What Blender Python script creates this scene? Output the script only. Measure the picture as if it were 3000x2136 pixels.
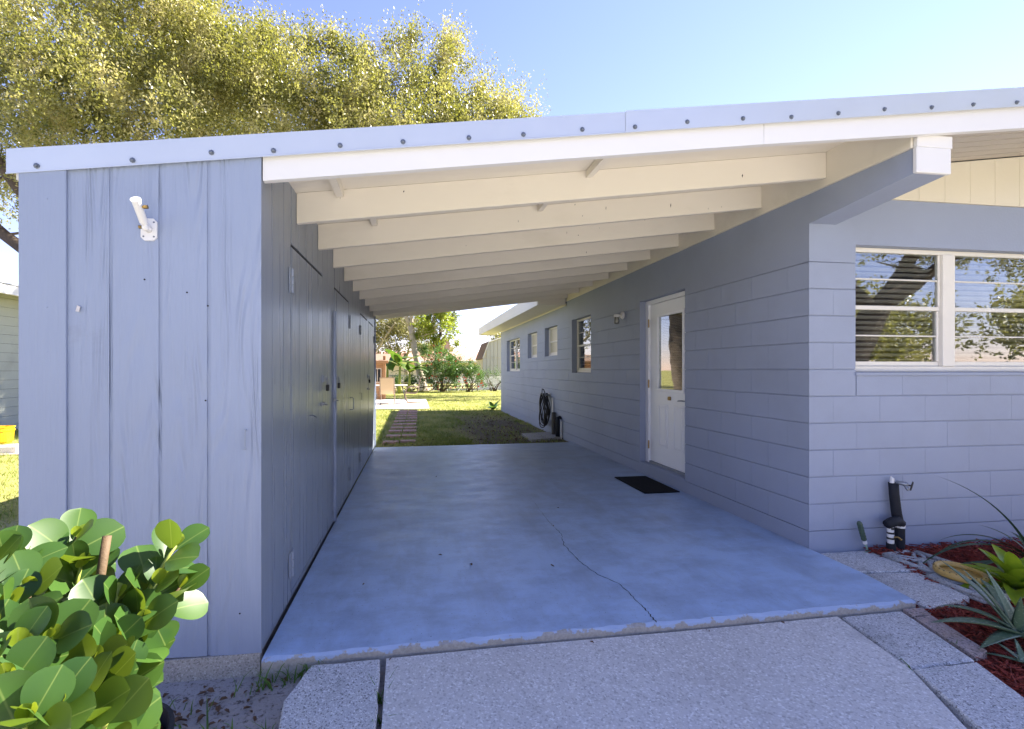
import bpy, bmesh, math, random
import numpy as np
from mathutils import Vector, Matrix, Euler
for o in list(bpy.data.objects): bpy.data.objects.remove(o, do_unlink=True)
scene = bpy.context.scene
COL = scene.collection
R = math.radians
random.seed(7)
rng = np.random.default_rng(11)

# ------------------------------------------------------------------ camera
cam_d = bpy.data.cameras.new('camera')
cam = bpy.data.objects.new('camera', cam_d); COL.objects.link(cam)
cam.location = (0, 0, 1.342)
cam.rotation_euler = (R(90), 0, -0.140273)
cam_d.sensor_width = 36; cam_d.lens = 16.495
cam_d.shift_x = 0.0328; cam_d.shift_y = 0.0053
cam_d.clip_start = 0.05; cam_d.clip_end = 2000
scene.camera = cam
# ------------------------------------------------------------------ sky and sun
SUN_EL, SUN_AZ = R(42), R(15)            # azimuth from +X towards +Y
sdir = Vector((math.cos(SUN_EL)*math.cos(SUN_AZ), math.cos(SUN_EL)*math.sin(SUN_AZ), math.sin(SUN_EL)))
world = bpy.data.worlds.new('World'); scene.world = world; world.use_nodes = True
wn = world.node_tree; wn.nodes.clear()
sky = wn.nodes.new('ShaderNodeTexSky'); sky.sky_type = 'NISHITA'; sky.sun_disc = False
sky.sun_elevation = SUN_EL; sky.sun_rotation = math.atan2(sdir.x, sdir.y)
sky.air_density = 1.0; sky.dust_density = 0.0; sky.ozone_density = 1.0; sky.altitude = 0
bg = wn.nodes.new('ShaderNodeBackground'); bg.inputs['Strength'].default_value = 0.066
wo = wn.nodes.new('ShaderNodeOutputWorld')
tint = wn.nodes.new('ShaderNodeMix'); tint.data_type = 'RGBA'; tint.blend_type = 'MULTIPLY'; tint.inputs[0].default_value = 1; tint.inputs[7].default_value = (1.0, .84, 1.06, 1)
wn.links.new(sky.outputs[0], tint.inputs[6]); wn.links.new(tint.outputs[2], bg.inputs[0]); wn.links.new(bg.outputs[0], wo.inputs[0])
sun_d = bpy.data.lights.new('sun', 'SUN'); sun_d.energy = 5.0; sun_d.angle = R(0.53); sun_d.color = (1.0, 0.93, 0.82)
sun = bpy.data.objects.new('sun', sun_d); COL.objects.link(sun)
sun.location = (20, 5, 30); sun.rotation_euler = sdir.to_track_quat('Z', 'Y').to_euler()
vs = scene.view_settings
vs.view_transform = 'Standard'; vs.look = 'None'; vs.exposure = 2.42; vs.gamma = 1.0; vs.use_curve_mapping = False

# ------------------------------------------------------------------ materials
def nt_new(name):
    m = bpy.data.materials.new(name); m.use_nodes = True
    nt = m.node_tree; b = nt.nodes['Principled BSDF']; out = nt.nodes['Material Output']
    return m, nt, b, out
def pos_node(nt, scale=(1, 1, 1), space='world', rand=0.0):
    if space == 'world':
        g = nt.nodes.new('ShaderNodeNewGeometry'); src = g.outputs['Position']
    else:
        g = nt.nodes.new('ShaderNodeTexCoord'); src = g.outputs['Object']
    mp = nt.nodes.new('ShaderNodeMapping'); mp.inputs['Scale'].default_value = scale
    nt.links.new(src, mp.inputs['Vector'])
    if rand:
        oi = nt.nodes.new('ShaderNodeObjectInfo')
        mu = nt.nodes.new('ShaderNodeMath'); mu.operation = 'MULTIPLY'; mu.inputs[1].default_value = rand
        nt.links.new(oi.outputs['Random'], mu.inputs[0]); nt.links.new(mu.outputs[0], mp.inputs['Location'])
    return mp.outputs[0]
def noise(nt, vec, scale=5, detail=4, rough=.55, dist=0):
    n = nt.nodes.new('ShaderNodeTexNoise'); n.inputs['Scale'].default_value = scale
    n.inputs['Detail'].default_value = detail; n.inputs['Roughness'].default_value = rough
    n.inputs['Distortion'].default_value = dist
    nt.links.new(vec, n.inputs['Vector']); return n.outputs['Fac']
def ramp(nt, fac, stops):
    r = nt.nodes.new('ShaderNodeValToRGB'); el = r.color_ramp.elements
    while len(el) < len(stops): el.new(.5)
    for e, (p, c) in zip(el, stops):
        e.position = p; e.color = (*c, 1) if len(c) == 3 else c
    nt.links.new(fac, r.inputs[0]); return r.outputs[0]
def g3(v): return (v, v, v)
def mixc(nt, fac, a, b, mode='MIX'):
    m = nt.nodes.new('ShaderNodeMix'); m.data_type = 'RGBA'; m.blend_type = mode; m.clamp_factor = True
    for s, v in ((m.inputs[0], fac), (m.inputs[6], a), (m.inputs[7], b)):
        if isinstance(v, (tuple, list)): s.default_value = (*v, 1)
        elif isinstance(v, (int, float)): s.default_value = v
        else: nt.links.new(v, s)
    return m.outputs[2]
def math_n(nt, op, a, b=None):
    m = nt.nodes.new('ShaderNodeMath'); m.operation = op
    for s, v in ((m.inputs[0], a), (m.inputs[1], b)):
        if v is None: continue
        if isinstance(v, (int, float)): s.default_value = v
        else: nt.links.new(v, s)
    return m.outputs[0]
def bump(nt, b, h, strength=.3, dist=.01, prev=None):
    n = nt.nodes.new('ShaderNodeBump'); n.inputs['Strength'].default_value = strength; n.inputs['Distance'].default_value = dist
    nt.links.new(h, n.inputs['Height'])
    if prev is not None: nt.links.new(prev, n.inputs['Normal'])
    nt.links.new(n.outputs[0], b.inputs['Normal']); return n.outputs[0]
def sc(c, k): return tuple(min(1., x*k) for x in c)
def mk(name, col, rough=.6, spec=.4, var=.12, vs_=6., bs=0, bst=.3, bd=.004, metal=0, dirt=None, ds=2.5, dlo=.52, dhi=.7, damt=1., stretch=(1, 1, 1), space='world', rvar=.0, rand=0):
    m, nt, b, out = nt_new(name)
    v = pos_node(nt, stretch, space, rand)
    n = noise(nt, v, vs_, 5)
    c = mixc(nt, n, sc(col, 1-var), sc(col, 1+var))
    if dirt is not None:
        dn = noise(nt, v, ds, 7, .65)
        f = ramp(nt, dn, [(dlo, g3(0)), (dhi, g3(damt))])
        c = mixc(nt, f, c, dirt)
    nt.links.new(c, b.inputs['Base Color'])
    b.inputs['Roughness'].default_value = rough; b.inputs['Metallic'].default_value = metal
    b.inputs['Specular IOR Level'].default_value = spec
    if rvar:
        rn = noise(nt, v, vs_*2.5, 4)
        nt.links.new(math_n(nt, 'ADD', math_n(nt, 'MULTIPLY', rn, rvar), rough-rvar*.5), b.inputs['Roughness'])
    if bs: bump(nt, b, noise(nt, v, bs, 4), bst, bd)
    return m
MAT = {}
BLUE = (.285, .325, .425)
MAT['block'] = mk('block_paint', BLUE, .62, .35, .07, 2.0, bs=70, bst=.35, bd=.004, dirt=(.24, .27, .33), ds=1.1, dlo=.5, dhi=.75, damt=.5)
MAT['wall'] = mk('wall_paint', sc(BLUE, .98), .6, .35, .07, 1.6, bs=55, bst=.3, bd=.004, dirt=(.24, .27, .33), ds=1.1, dlo=.5, dhi=.75, damt=.5)
def siding(name, col, fine=False, rough=.5, gst=.85):
    m, nt, b, out = nt_new(name)
    v = pos_node(nt, (1, 1, 1), 'world', 37.)
    mp = nt.nodes.new('ShaderNodeMapping'); nt.links.new(v, mp.inputs[0])
    mp.inputs['Scale'].default_value = (60, 60, 1.2) if fine else (7, 7, .75)
    if fine:
        h = noise(nt, mp.outputs[0], 1.2, 3, .6)
    else:
        n = noise(nt, mp.outputs[0], 1.0, 1.2, .35)
        h = math_n(nt, 'SINE', math_n(nt, 'MULTIPLY', n, 70.))
        mp2 = nt.nodes.new('ShaderNodeMapping'); nt.links.new(v, mp2.inputs[0]); mp2.inputs['Scale'].default_value = (9, 9, 1.6)
        msk = ramp(nt, noise(nt, mp2.outputs[0], 1.0, 2), [(.38, g3(.1)), (.6, g3(1))])
        h = math_n(nt, 'MULTIPLY', h, msk)
        fn = nt.nodes.new('ShaderNodeMapping'); nt.links.new(v, fn.inputs[0]); fn.inputs['Scale'].default_value = (110, 110, 3)
        h = math_n(nt, 'ADD', h, math_n(nt, 'MULTIPLY', noise(nt, fn.outputs[0], 1., 3), .8))
    big = noise(nt, v, 1.3, 5)
    c = mixc(nt, big, sc(col, .93), sc(col, 1.07))
    st = ramp(nt, noise(nt, v, 2.6, 8, .7), [(.62, g3(0)), (.78, g3(.35))])
    c = mixc(nt, st, c, (.15, .16, .19))
    nt.links.new(c, b.inputs['Base Color'])
    rn = noise(nt, v, 9, 3)
    nt.links.new(math_n(nt, 'ADD', math_n(nt, 'MULTIPLY', rn, .2), rough-.1), b.inputs['Roughness'])
    b.inputs['Specular IOR Level'].default_value = .5
    bump(nt, b, h, gst, .0042)
    return m
MAT['siding'] = siding('siding_paint', (.25, .295, .40))
MAT['trimboard'] = siding('trim_board_paint', (.25, .295, .40), fine=True)
def gloss_siding():
    m, nt, b, out = nt_new('gloss_siding_paint')
    v = pos_node(nt, (1, 1, 1), 'world', 37.)
    mp = nt.nodes.new('ShaderNodeMapping'); nt.links.new(v, mp.inputs[0]); mp.inputs['Scale'].default_value = (45, 45, 1.5)
    h = noise(nt, mp.outputs[0], 1., 4, .6)
    h2 = noise(nt, v, 9, 4)
    h = math_n(nt, 'ADD', h, math_n(nt, 'MULTIPLY', h2, 1.2))
    c = mixc(nt, noise(nt, v, 1.5, 5), (.165, .195, .245), (.215, .25, .31))
    nt.links.new(c, b.inputs['Base Color'])
    b.inputs['Specular IOR Level'].default_value = .55
    nt.links.new(math_n(nt, 'ADD', math_n(nt, 'MULTIPLY', noise(nt, mp.outputs[0], .6, 3), .2), .20), b.inputs['Roughness'])
    bump(nt, b, h, .35, .0022); return m
MAT['gloss'] = gloss_siding()
MAT['slot'] = mk('dark_slot', (.02, .02, .022), .9)
MAT['white'] = mk('white_paint', (.66, .65, .635), .45, .4, .03, 3, bs=40, bst=.08, dirt=(.62, .60, .55), ds=3, dlo=.6, dhi=.8, damt=.35)
MAT['cream'] = mk('cream_paint', (.69, .64, .545), .5, .4, .05, 2.5, bs=30, bst=.25, bd=.003, dirt=(.52, .47, .38), ds=2.6, dlo=.52, dhi=.78, damt=.55, stretch=(.35, 1, 1))
MAT['creamside'] = mk('cream_siding', (.70, .645, .52), .55, .35, .04, 2, bs=35, bst=.15)
MAT['flash'] = mk('flashing_metal', (.50, .54, .60), .38, .5, .05, 3, metal=.35, bs=25, bst=.06, rvar=.15)
MAT['roof'] = mk('roof_metal', (.62, .64, .66), .4, .5, .06, 2, metal=.3)
MAT['screw'] = mk('screw_metal', (.16, .18, .21), .45, .5, .1, 30, metal=.6)
MAT['soffit'] = mk('soffit_vinyl', (.46, .415, .36), .55, .3, .04, 2)
MAT['steel'] = mk('dull_steel', (.30, .32, .35), .4, .5, .2, 25, metal=.7, rvar=.2)
MAT['bluemetal'] = mk('painted_hinge', (.24, .275, .34), .4, .5, .1, 30)
MAT['brass'] = mk('aged_brass', (.33, .22, .08), .35, .5, .3, 40, metal=.9)
MAT['black'] = mk('black_rubber', (.012, .012, .014), .55, .4, .3, 30, bs=120, bst=.3)
MAT['mat'] = mk('mat_rubber', (.006, .006, .007), .85, .2, .3, 60, bs=300, bst=.5, bd=.002)
MAT['blackfoam'] = mk('pipe_foam', (.014, .016, .022), .7, .3, .3, 25, bs=90, bst=.3)
MAT['pvc'] = mk('white_pvc', (.72, .71, .68), .4, .4, .08, 20, dirt=(.4, .36, .3), ds=30, dlo=.55, dhi=.75)
MAT['windowframe'] = mk('window_frame_paint', (.72, .69, .62), .4, .4, .05, 5, dirt=(.5, .46, .38), ds=9, dlo=.6, dhi=.8, damt=.5)
MAT['slat'] = mk('blind_slat', (.42, .39, .36), .5, .4, .06, 3)
MAT['door'] = mk('door_paint', (.86, .87, .89), .38, .45, .025, 3, bs=35, bst=.05)
MAT['frost'] = mk('frosted_shade', (.50, .46, .33), .3, .5, .05, 2)
MAT['dirtlitter'] = mk('dead_leaf', (.12, .07, .04), .7, .2, .6, 30)
def glass(name, k=1.5, base=.06, tint=(.85, .88, .87)):
    m = bpy.data.materials.new(name); m.use_nodes = True; nt = m.node_tree; nt.nodes.clear()
    out = nt.nodes.new('ShaderNodeOutputMaterial'); mx = nt.nodes.new('ShaderNodeMixShader')
    t = nt.nodes.new('ShaderNodeBsdfTransparent'); t.inputs[0].default_value = (*tint, 1)
    g = nt.nodes.new('ShaderNodeBsdfGlossy'); g.inputs['Roughness'].default_value = .0
    f = nt.nodes.new('ShaderNodeLayerWeight'); f.inputs[0].default_value = .5      # Schlick, the same from both sides
    fac = math_n(nt, 'MINIMUM', math_n(nt, 'ADD', math_n(nt, 'MULTIPLY', math_n(nt, 'POWER', f.outputs['Facing'], 4.), k), base), 1.)
    nt.links.new(fac, mx.inputs[0]); nt.links.new(t.outputs[0], mx.inputs[1]); nt.links.new(g.outputs[0], mx.inputs[2])
    v = pos_node(nt); n = noise(nt, v, 2.2, 2)
    bp = nt.nodes.new('ShaderNodeBump'); bp.inputs['Strength'].default_value = .05; bp.inputs['Distance'].default_value = .02
    nt.links.new(n, bp.inputs['Height']); nt.links.new(bp.outputs[0], g.inputs['Normal'])
    nt.links.new(mx.outputs[0], out.inputs[0]); return m
MAT['glass'] = glass('window_glass', .9, .16)
MAT['jarglass'] = glass('jar_glass', .8, .10, (.75, .74, .68))
def speckle(name, base, light, dark, vsz=90, crack=0, rough=.85, big=.12, stain=(.25, .22, .2), damt=.5):
    m, nt, b, out = nt_new(name); v = pos_node(nt)
    c = mixc(nt, noise(nt, v, 1.6, 6), sc(base, 1-big), sc(base, 1+big))
    vo = nt.nodes.new('ShaderNodeTexVoronoi'); vo.inputs['Scale'].default_value = vsz; nt.links.new(v, vo.inputs['Vector'])
    sep = nt.nodes.new('ShaderNodeSeparateColor'); nt.links.new(vo.outputs['Color'], sep.inputs[0])
    c = mixc(nt, ramp(nt, sep.outputs[0], [(.72, g3(0)), (.95, g3(.9))]), c, light)
    c = mixc(nt, ramp(nt, sep.outputs[1], [(.74, g3(0)), (.96, g3(.8))]), c, dark)
    fn = noise(nt, v, 220, 3)
    c = mixc(nt, ramp(nt, fn, [(.3, g3(.5)), (.5, g3(0))]), c, dark)
    st = ramp(nt, noise(nt, v, 2.4, 8, .7), [(.55, g3(0)), (.75, g3(damt))])
    c = mixc(nt, st, c, stain)
    nt.links.new(c, b.inputs['Base Color']); b.inputs['Roughness'].default_value = rough; b.inputs['Specular IOR Level'].default_value = .25
    h = math_n(nt, 'ADD', math_n(nt, 'MULTIPLY', vo.outputs['Distance'], 1.), math_n(nt, 'MULTIPLY', fn, .7))
    bump(nt, b, h, .45, .004); return m
MAT['concrete'] = speckle('driveway_concrete', (.63, .61, .585), (.84, .83, .81), (.40, .385, .365), 125, stain=(.30, .27, .24), damt=.45)
MAT['paver'] = speckle('shell_paver', (.56, .56, .565), (.82, .82, .82), (.14, .14, .14), 170, stain=(.10, .10, .095), damt=.6)
MAT['rawconcrete'] = speckle('raw_concrete', (.36, .34, .31), (.5, .48, .45), (.18, .17, .15), 160, stain=(.13, .11, .09), damt=.7)
MAT['brick'] = speckle('red_brick', (.50, .30, .25), (.58, .42, .37), (.30, .17, .14), 120, stain=(.40, .32, .28), damt=.5)
MAT['pinkbrick'] = speckle('faded_brick', (.40, .32, .30), (.5, .42, .4), (.1, .09, .085), 120, stain=(.08, .075, .07), damt=.9)
MAT['castblock'] = speckle('cast_concrete', (.40, .41, .41), (.5, .5, .5), (.2, .2, .2), 120, stain=(.16, .15, .14))
def slab_mat():
    m, nt, b, out = nt_new('slab_paint'); v = pos_node(nt)
    c = mixc(nt, noise(nt, v, .9, 7, .62), (.33, .46, .68), (.45, .585, .80))
    mp = nt.nodes.new('ShaderNodeMapping'); nt.links.new(v, mp.inputs[0]); mp.inputs['Scale'].default_value = (1., .35, 1)
    st = ramp(nt, noise(nt, mp.outputs[0], 3.2, 9, .7), [(.47, g3(0)), (.70, g3(.6))])
    c = mixc(nt, st, c, (.225, .27, .36))
    mp3 = nt.nodes.new('ShaderNodeMapping'); nt.links.new(v, mp3.inputs[0]); mp3.inputs['Scale'].default_value = (1., 1.7, 1)
    sk = ramp(nt, noise(nt, mp3.outputs[0], 2.6, 9, .72), [(.38, g3(.5)), (.56, g3(0))])
    c = mixc(nt, sk, c, (.23, .29, .41))
    w = ramp(nt, noise(nt, v, 5.5, 9, .75), [(.63, g3(0)), (.75, g3(.45))])
    c = mixc(nt, w, c, (.46, .50, .58))
    sp = ramp(nt, noise(nt, v, 90, 3), [(.27, g3(.85)), (.345, g3(0))])
    c = mixc(nt, sp, c, (.07, .075, .085))
    # patchy greyer zone towards the back yard
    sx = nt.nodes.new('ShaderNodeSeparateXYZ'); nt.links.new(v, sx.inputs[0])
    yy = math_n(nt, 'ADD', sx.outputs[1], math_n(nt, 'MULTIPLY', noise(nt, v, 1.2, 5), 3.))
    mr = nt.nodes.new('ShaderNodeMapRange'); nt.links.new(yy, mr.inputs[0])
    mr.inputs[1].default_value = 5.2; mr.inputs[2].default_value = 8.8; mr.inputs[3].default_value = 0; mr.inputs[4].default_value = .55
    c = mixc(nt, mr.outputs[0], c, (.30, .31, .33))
    nt.links.new(c, b.inputs['Base Color'])
    nt.links.new(math_n(nt, 'ADD', math_n(nt, 'MULTIPLY', noise(nt, mp3.outputs[0], 3, 7, .7), .55), .12), b.inputs['Roughness'])
    b.inputs['Specular IOR Level'].default_value = .5
    bump(nt, b, math_n(nt, 'ADD', noise(nt, v, 14, 6), math_n(nt, 'MULTIPLY', noise(nt, v, 130, 2), .25)), .22, .007); return m
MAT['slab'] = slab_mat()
def lip_mat():
    m, nt, b, out = nt_new('slab_lip'); v = pos_node(nt)
    raw = mixc(nt, noise(nt, v, 60, 5, .7), (.20, .185, .16), (.56, .53, .49))
    pnt = mixc(nt, noise(nt, v, 6, 5), (.34, .43, .60), (.42, .52, .70))
    sx = nt.nodes.new('ShaderNodeSeparateXYZ'); nt.links.new(v, sx.inputs[0])
    h = math_n(nt, 'ADD', math_n(nt, 'MULTIPLY', sx.outputs[2], 16.), math_n(nt, 'MULTIPLY', math_n(nt, 'SUBTRACT', noise(nt, v, 7, 6, .7), .5), 2.6))
    f = ramp(nt, math_n(nt, 'ADD', h, .72), [(.46, g3(0)), (.54, g3(1))])
    nt.links.new(mixc(nt, f, raw, pnt), b.inputs['Base Color']); b.inputs['Roughness'].default_value = .8
    bump(nt, b, noise(nt, v, 50, 5, .7), .8, .008); return m
MAT['lip'] = lip_mat()
def ground_mat():
    m, nt, b, out = nt_new('ground_soil_and_lawn'); v = pos_node(nt)
    soil = mixc(nt, noise(nt, v, 3.5, 8, .7), (.26, .24, .23), (.50, .47, .455))
    bits = ramp(nt, noise(nt, v, 45, 4, .7), [(.34, g3(.85)), (.46, g3(0))])
    soil = mixc(nt, bits, soil, (.05, .035, .025))
    pale = ramp(nt, noise(nt, v, 60, 3, .6), [(.64, g3(0)), (.72, g3(.7))])
    soil = mixc(nt, pale, soil, (.38, .36, .34))
    lawn = mixc(nt, noise(nt, v, 2.2, 8, .65), (.20, .21, .05), (.44, .40, .14))
    lawn = mixc(nt, ramp(nt, noise(nt, v, 26, 5, .7), [(.35, g3(.6)), (.55, g3(0))]), lawn, (.09, .075, .03))
    sx = nt.nodes.new('ShaderNodeSeparateXYZ'); nt.links.new(v, sx.inputs[0])
    wob = math_n(nt, 'MULTIPLY', math_n(nt, 'SUBTRACT', noise(nt, v, .8, 5), .5), 4.)
    y2 = math_n(nt, 'ADD', sx.outputs[1], wob)
    mr = nt.nodes.new('ShaderNodeMapRange'); nt.links.new(y2, mr.inputs[0]); mr.inputs[1].default_value = 3.0; mr.inputs[2].default_value = 5.0
    # worn dirt strip beside the house, x 0.9..2.9 y 8..13
    dx = math_n(nt, 'ABSOLUTE', math_n(nt, 'SUBTRACT', math_n(nt, 'ADD', sx.outputs[0], math_n(nt, 'MULTIPLY', wob, .3)), 2.0))
    dd = nt.nodes.new('ShaderNodeMapRange'); nt.links.new(dx, dd.inputs[0]); dd.inputs[1].default_value = .6; dd.inputs[2].default_value = 1.3; dd.inputs[3].default_value = 1; dd.inputs[4].default_value = 0
    dy = nt.nodes.new('ShaderNodeMapRange'); nt.links.new(y2, dy.inputs[0]); dy.inputs[1].default_value = 12; dy.inputs[2].default_value = 15; dy.inputs[3].default_value = 1; dy.inputs[4].default_value = 0
    worn = math_n(nt, 'MULTIPLY', math_n(nt, 'MULTIPLY', dd.outputs[0], dy.outputs[0]), .9)
    earth = mixc(nt, noise(nt, v, 9, 6, .7), (.075, .055, .04), (.17, .14, .115))
    c = mixc(nt, worn, lawn, earth)
    c = mixc(nt, mr.outputs[0], soil, c)
    bounce_tone = mixc(nt, noise(nt, v, 1.5, 7, .65), (.17, .18, .08), (.30, .28, .16))  # front yard out of view, its tone set for the light it bounces
    fy = nt.nodes.new('ShaderNodeMapRange'); nt.links.new(math_n(nt, 'ADD', sx.outputs[1], math_n(nt, 'MULTIPLY', wob, .2)), fy.inputs[0]); fy.inputs[1].default_value = .3; fy.inputs[2].default_value = 1.0; fy.inputs[3].default_value = 1; fy.inputs[4].default_value = 0
    c = mixc(nt, fy.outputs[0], c, bounce_tone)
    nt.links.new(c, b.inputs['Base Color']); b.inputs['Roughness'].default_value = .95; b.inputs['Specular IOR Level'].default_value = .15
    bump(nt, b, math_n(nt, 'ADD', noise(nt, v, 18, 7, .7), math_n(nt, 'MULTIPLY', noise(nt, v, 110, 3), .4)), .8, .03); return m
MAT['ground'] = ground_mat()
def leafmat(name, c1, c2, c3=None, sc_=8., trans=.35, rough=.4, spec=.5, tcol=None, space='world', rand=0):
    m, nt, b, out = nt_new(name); v = pos_node(nt, (1, 1, 1), space, rand)
    n = noise(nt, v, sc_, 3, .6)
    stops = [(.3, c1), (.68, c2)] if c3 is None else [(.32, c1), (.5, c2), (.70, c3)]
    c = ramp(nt, n, stops)
    if rand:
        oi = nt.nodes.new('ShaderNodeObjectInfo')
        c = mixc(nt, math_n(nt, 'MULTIPLY', oi.outputs['Random'], .55), c, c2)
    if space == 'object':
        tc = nt.nodes.new('ShaderNodeTexCoord'); sy = nt.nodes.new('ShaderNodeSeparateXYZ'); nt.links.new(tc.outputs['Object'], sy.inputs[0])
        rib = nt.nodes.new('ShaderNodeMapRange'); nt.links.new(math_n(nt, 'ABSOLUTE', sy.outputs[1]), rib.inputs[0]); rib.inputs[1].default_value = .0006; rib.inputs[2].default_value = .0022; rib.inputs[3].default_value = .28; rib.inputs[4].default_value = 0
        c = mixc(nt, rib.outputs[0], c, (.30, .36, .10))
    nt.links.new(c, b.inputs['Base Color']); b.inputs['Roughness'].default_value = rough; b.inputs['Specular IOR Level'].default_value = spec
    t = nt.nodes.new('ShaderNodeBsdfTranslucent')
    nt.links.new(mixc(nt, .5, c, tcol or sc((c2[0]*1.6, c2[1]*1.7, c2[2]*.6), 1.), 'MIX'), t.inputs[0])
    mx = nt.nodes.new('ShaderNodeMixShader'); mx.inputs[0].default_value = trans
    nt.links.new(b.outputs[0], mx.inputs[1]); nt.links.new(t.outputs[0], mx.inputs[2]); nt.links.new(mx.outputs[0], out.inputs[0])
    return m
MAT['oak'] = leafmat('oak_leaves', (.045, .06, .014), (.24, .23, .065), (.60, .52, .26), 1.3, .4, .36, .5)
MAT['oakdry'] = leafmat('pale_oak_leaves', (.10, .10, .05), (.19, .18, .09), (.30, .27, .16), 1.6, .3, .5, .4)
MAT['yellowleaf'] = leafmat('yellow_green_leaves', (.09, .13, .02), (.22, .26, .04), (.34, .34, .06), 2.5, .5, .45, .4)
MAT['bushleaf'] = leafmat('bush_leaves', (.03, .075, .02), (.075, .15, .035), (.16, .22, .05), 5, .35, .4, .5)
MAT['banana'] = leafmat('banana_leaf', (.03, .075, .015), (.075, .14, .025), (.26, .25, .05), 2.5, .35, .4, .5)
MAT['flower'] = mk('red_flower', (.62, .10, .06), .6, .3, .2, 20)
MAT['grass'] = leafmat('grass_blades', (.08, .135, .025), (.22, .26, .06), (.50, .44, .18), 1.1, .3, .55, .3)
MAT['weed'] = leafmat('weed_blades', (.05, .11, .02), (.12, .22, .04), None, 9, .35, .45, .4)
MAT['clusia'] = leafmat('clusia_leaf', (.016, .05, .016), (.05, .11, .018), None, 3., .30, .40, .35, tcol=(.30, .40, .015), space='object', rand=30.)
MAT['clusiayoung'] = leafmat('young_clusia_leaf', (.17, .25, .02), (.26, .33, .03), None, 4., .4, .3, .5, tcol=(.42, .48, .02), space='object', rand=30.)
MAT['bromeliad'] = leafmat('bromeliad_leaf', (.16, .26, .02), (.30, .40, .025), None, 9., .3, .28, .55)
MAT['lily'] = leafmat('strap_leaf', (.02, .055, .025), (.05, .095, .045), None, 9., .15, .35, .5)
def aloe_mat():
    m, nt, b, out = nt_new('aloe_leaf'); v = pos_node(nt)
    c = mixc(nt, noise(nt, v, 9, 4), (.05, .095, .055), (.10, .155, .085))
    mp = nt.nodes.new('ShaderNodeMapping'); nt.links.new(v, mp.inputs[0]); mp.inputs['Scale'].default_value = (60, 110, 110)
    c = mixc(nt, ramp(nt, noise(nt, mp.outputs[0], 1., 2), [(.60, g3(0)), (.68, g3(.75))]), c, (.30, .36, .25))
    nt.links.new(c, b.inputs['Base Color']); b.inputs['Roughness'].default_value = .4; return m
MAT['aloe'] = aloe_mat()
MAT['mulch'] = mk('red_mulch_chips', (.235, .040, .026), .75, .25, .55, 38, bs=160, bst=.4, dirt=(.06, .018, .014), ds=24, dlo=.5, dhi=.66)
MAT['bark'] = mk('oak_bark', (.11, .085, .065), .9, .2, .4, 9, bs=26, bst=.8, bd=.03, stretch=(1, 1, .3))
MAT['palebark'] = mk('pale_bark', (.40, .34, .26), .85, .2, .25, 5, bs=20, bst=.5, bd=.02)
MAT['stem'] = mk('woody_stem', (.10, .065, .035), .7, .3, .35, 40, bs=150, bst=.4)
MAT['greenstem'] = mk('green_stem', (.26, .30, .06), .5, .4, .25, 30)
MAT['sling'] = mk('sling_fabric', (.50, .36, .22), .8, .2, .08, 9, bs=200, bst=.2)
MAT['chairmetal'] = mk('bronze_tube', (.20, .145, .105), .5, .4, .1, 9)
MAT['darkmetal'] = mk('dark_tube', (.06, .055, .05), .5, .4, .1, 9)
MAT['tabletop'] = mk('table_top', (.45, .42, .40), .5, .4, .1, 5)
MAT['cedar'] = mk('cedar_boards', (.36, .19, .09), .75, .25, .25, 4, stretch=(1, 1, 6), bs=40, bst=.3)
MAT['rooftile'] = mk('pink_shingle', (.45, .25, .19), .85, .2, .12, 3, bs=20, bst=.3)
MAT['shingle'] = mk('brown_shingle', (.22, .15, .11), .9, .2, .3, 10, bs=30, bst=.5)
MAT['barnwhite'] = mk('barn_siding', (.50, .49, .46), .7, .2, .06, 3, stretch=(1, 1, .3))
MAT['farwall'] = mk('far_house_wall', (.66, .60, .46), .8, .2, .05, 2)
MAT['olive'] = mk('neighbour_wall_paint', (.40, .42, .36), .7, .3, .08, 1.5, dirt=(.20, .19, .16), ds=1.3, dlo=.5, dhi=.75, damt=.5, bs=40, bst=.2)
MAT['wood'] = mk('weathered_plank', (.52, .42, .33), .85, .2, .25, 6, stretch=(3, 3, 3), bs=50, bst=.3, dirt=(.32, .17, .09), ds=3)
MAT['bucket'] = mk('yellow_plastic', (.66, .42, .01), .35, .5, .05, 6)
MAT['tan'] = mk('yellow_plastic_ring', (.55, .36, .10), .45, .45, .12, 9, dirt=(.28, .20, .08), ds=30, dlo=.55, dhi=.75)
MAT['label'] = mk('black_print', (.015, .015, .015), .5)
MAT['trowel'] = mk('trowel_grip', (.05, .085, .06), .5, .4, .15, 30)
MAT['trowelmetal'] = mk('trowel_green_metal', (.22, .34, .25), .45, .4, .15, 30)
MAT['wire'] = mk('cable_black', (.02, .02, .022), .6)
MAT['interior'] = mk('room_wall', (.30, .28, .25), .9, .2, .05, 2)
MAT['whitetag'] = mk('torn_paper', (.62, .58, .55), .8)
MAT['chain'] = mk('galvanised', (.35, .36, .36), .5, .5, .1, 20, metal=.5)
MAT['pole'] = mk('utility_pole_wood', (.16, .13, .10), .9, .2, .3, 6)
MAT['flagcloth'] = None

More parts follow.
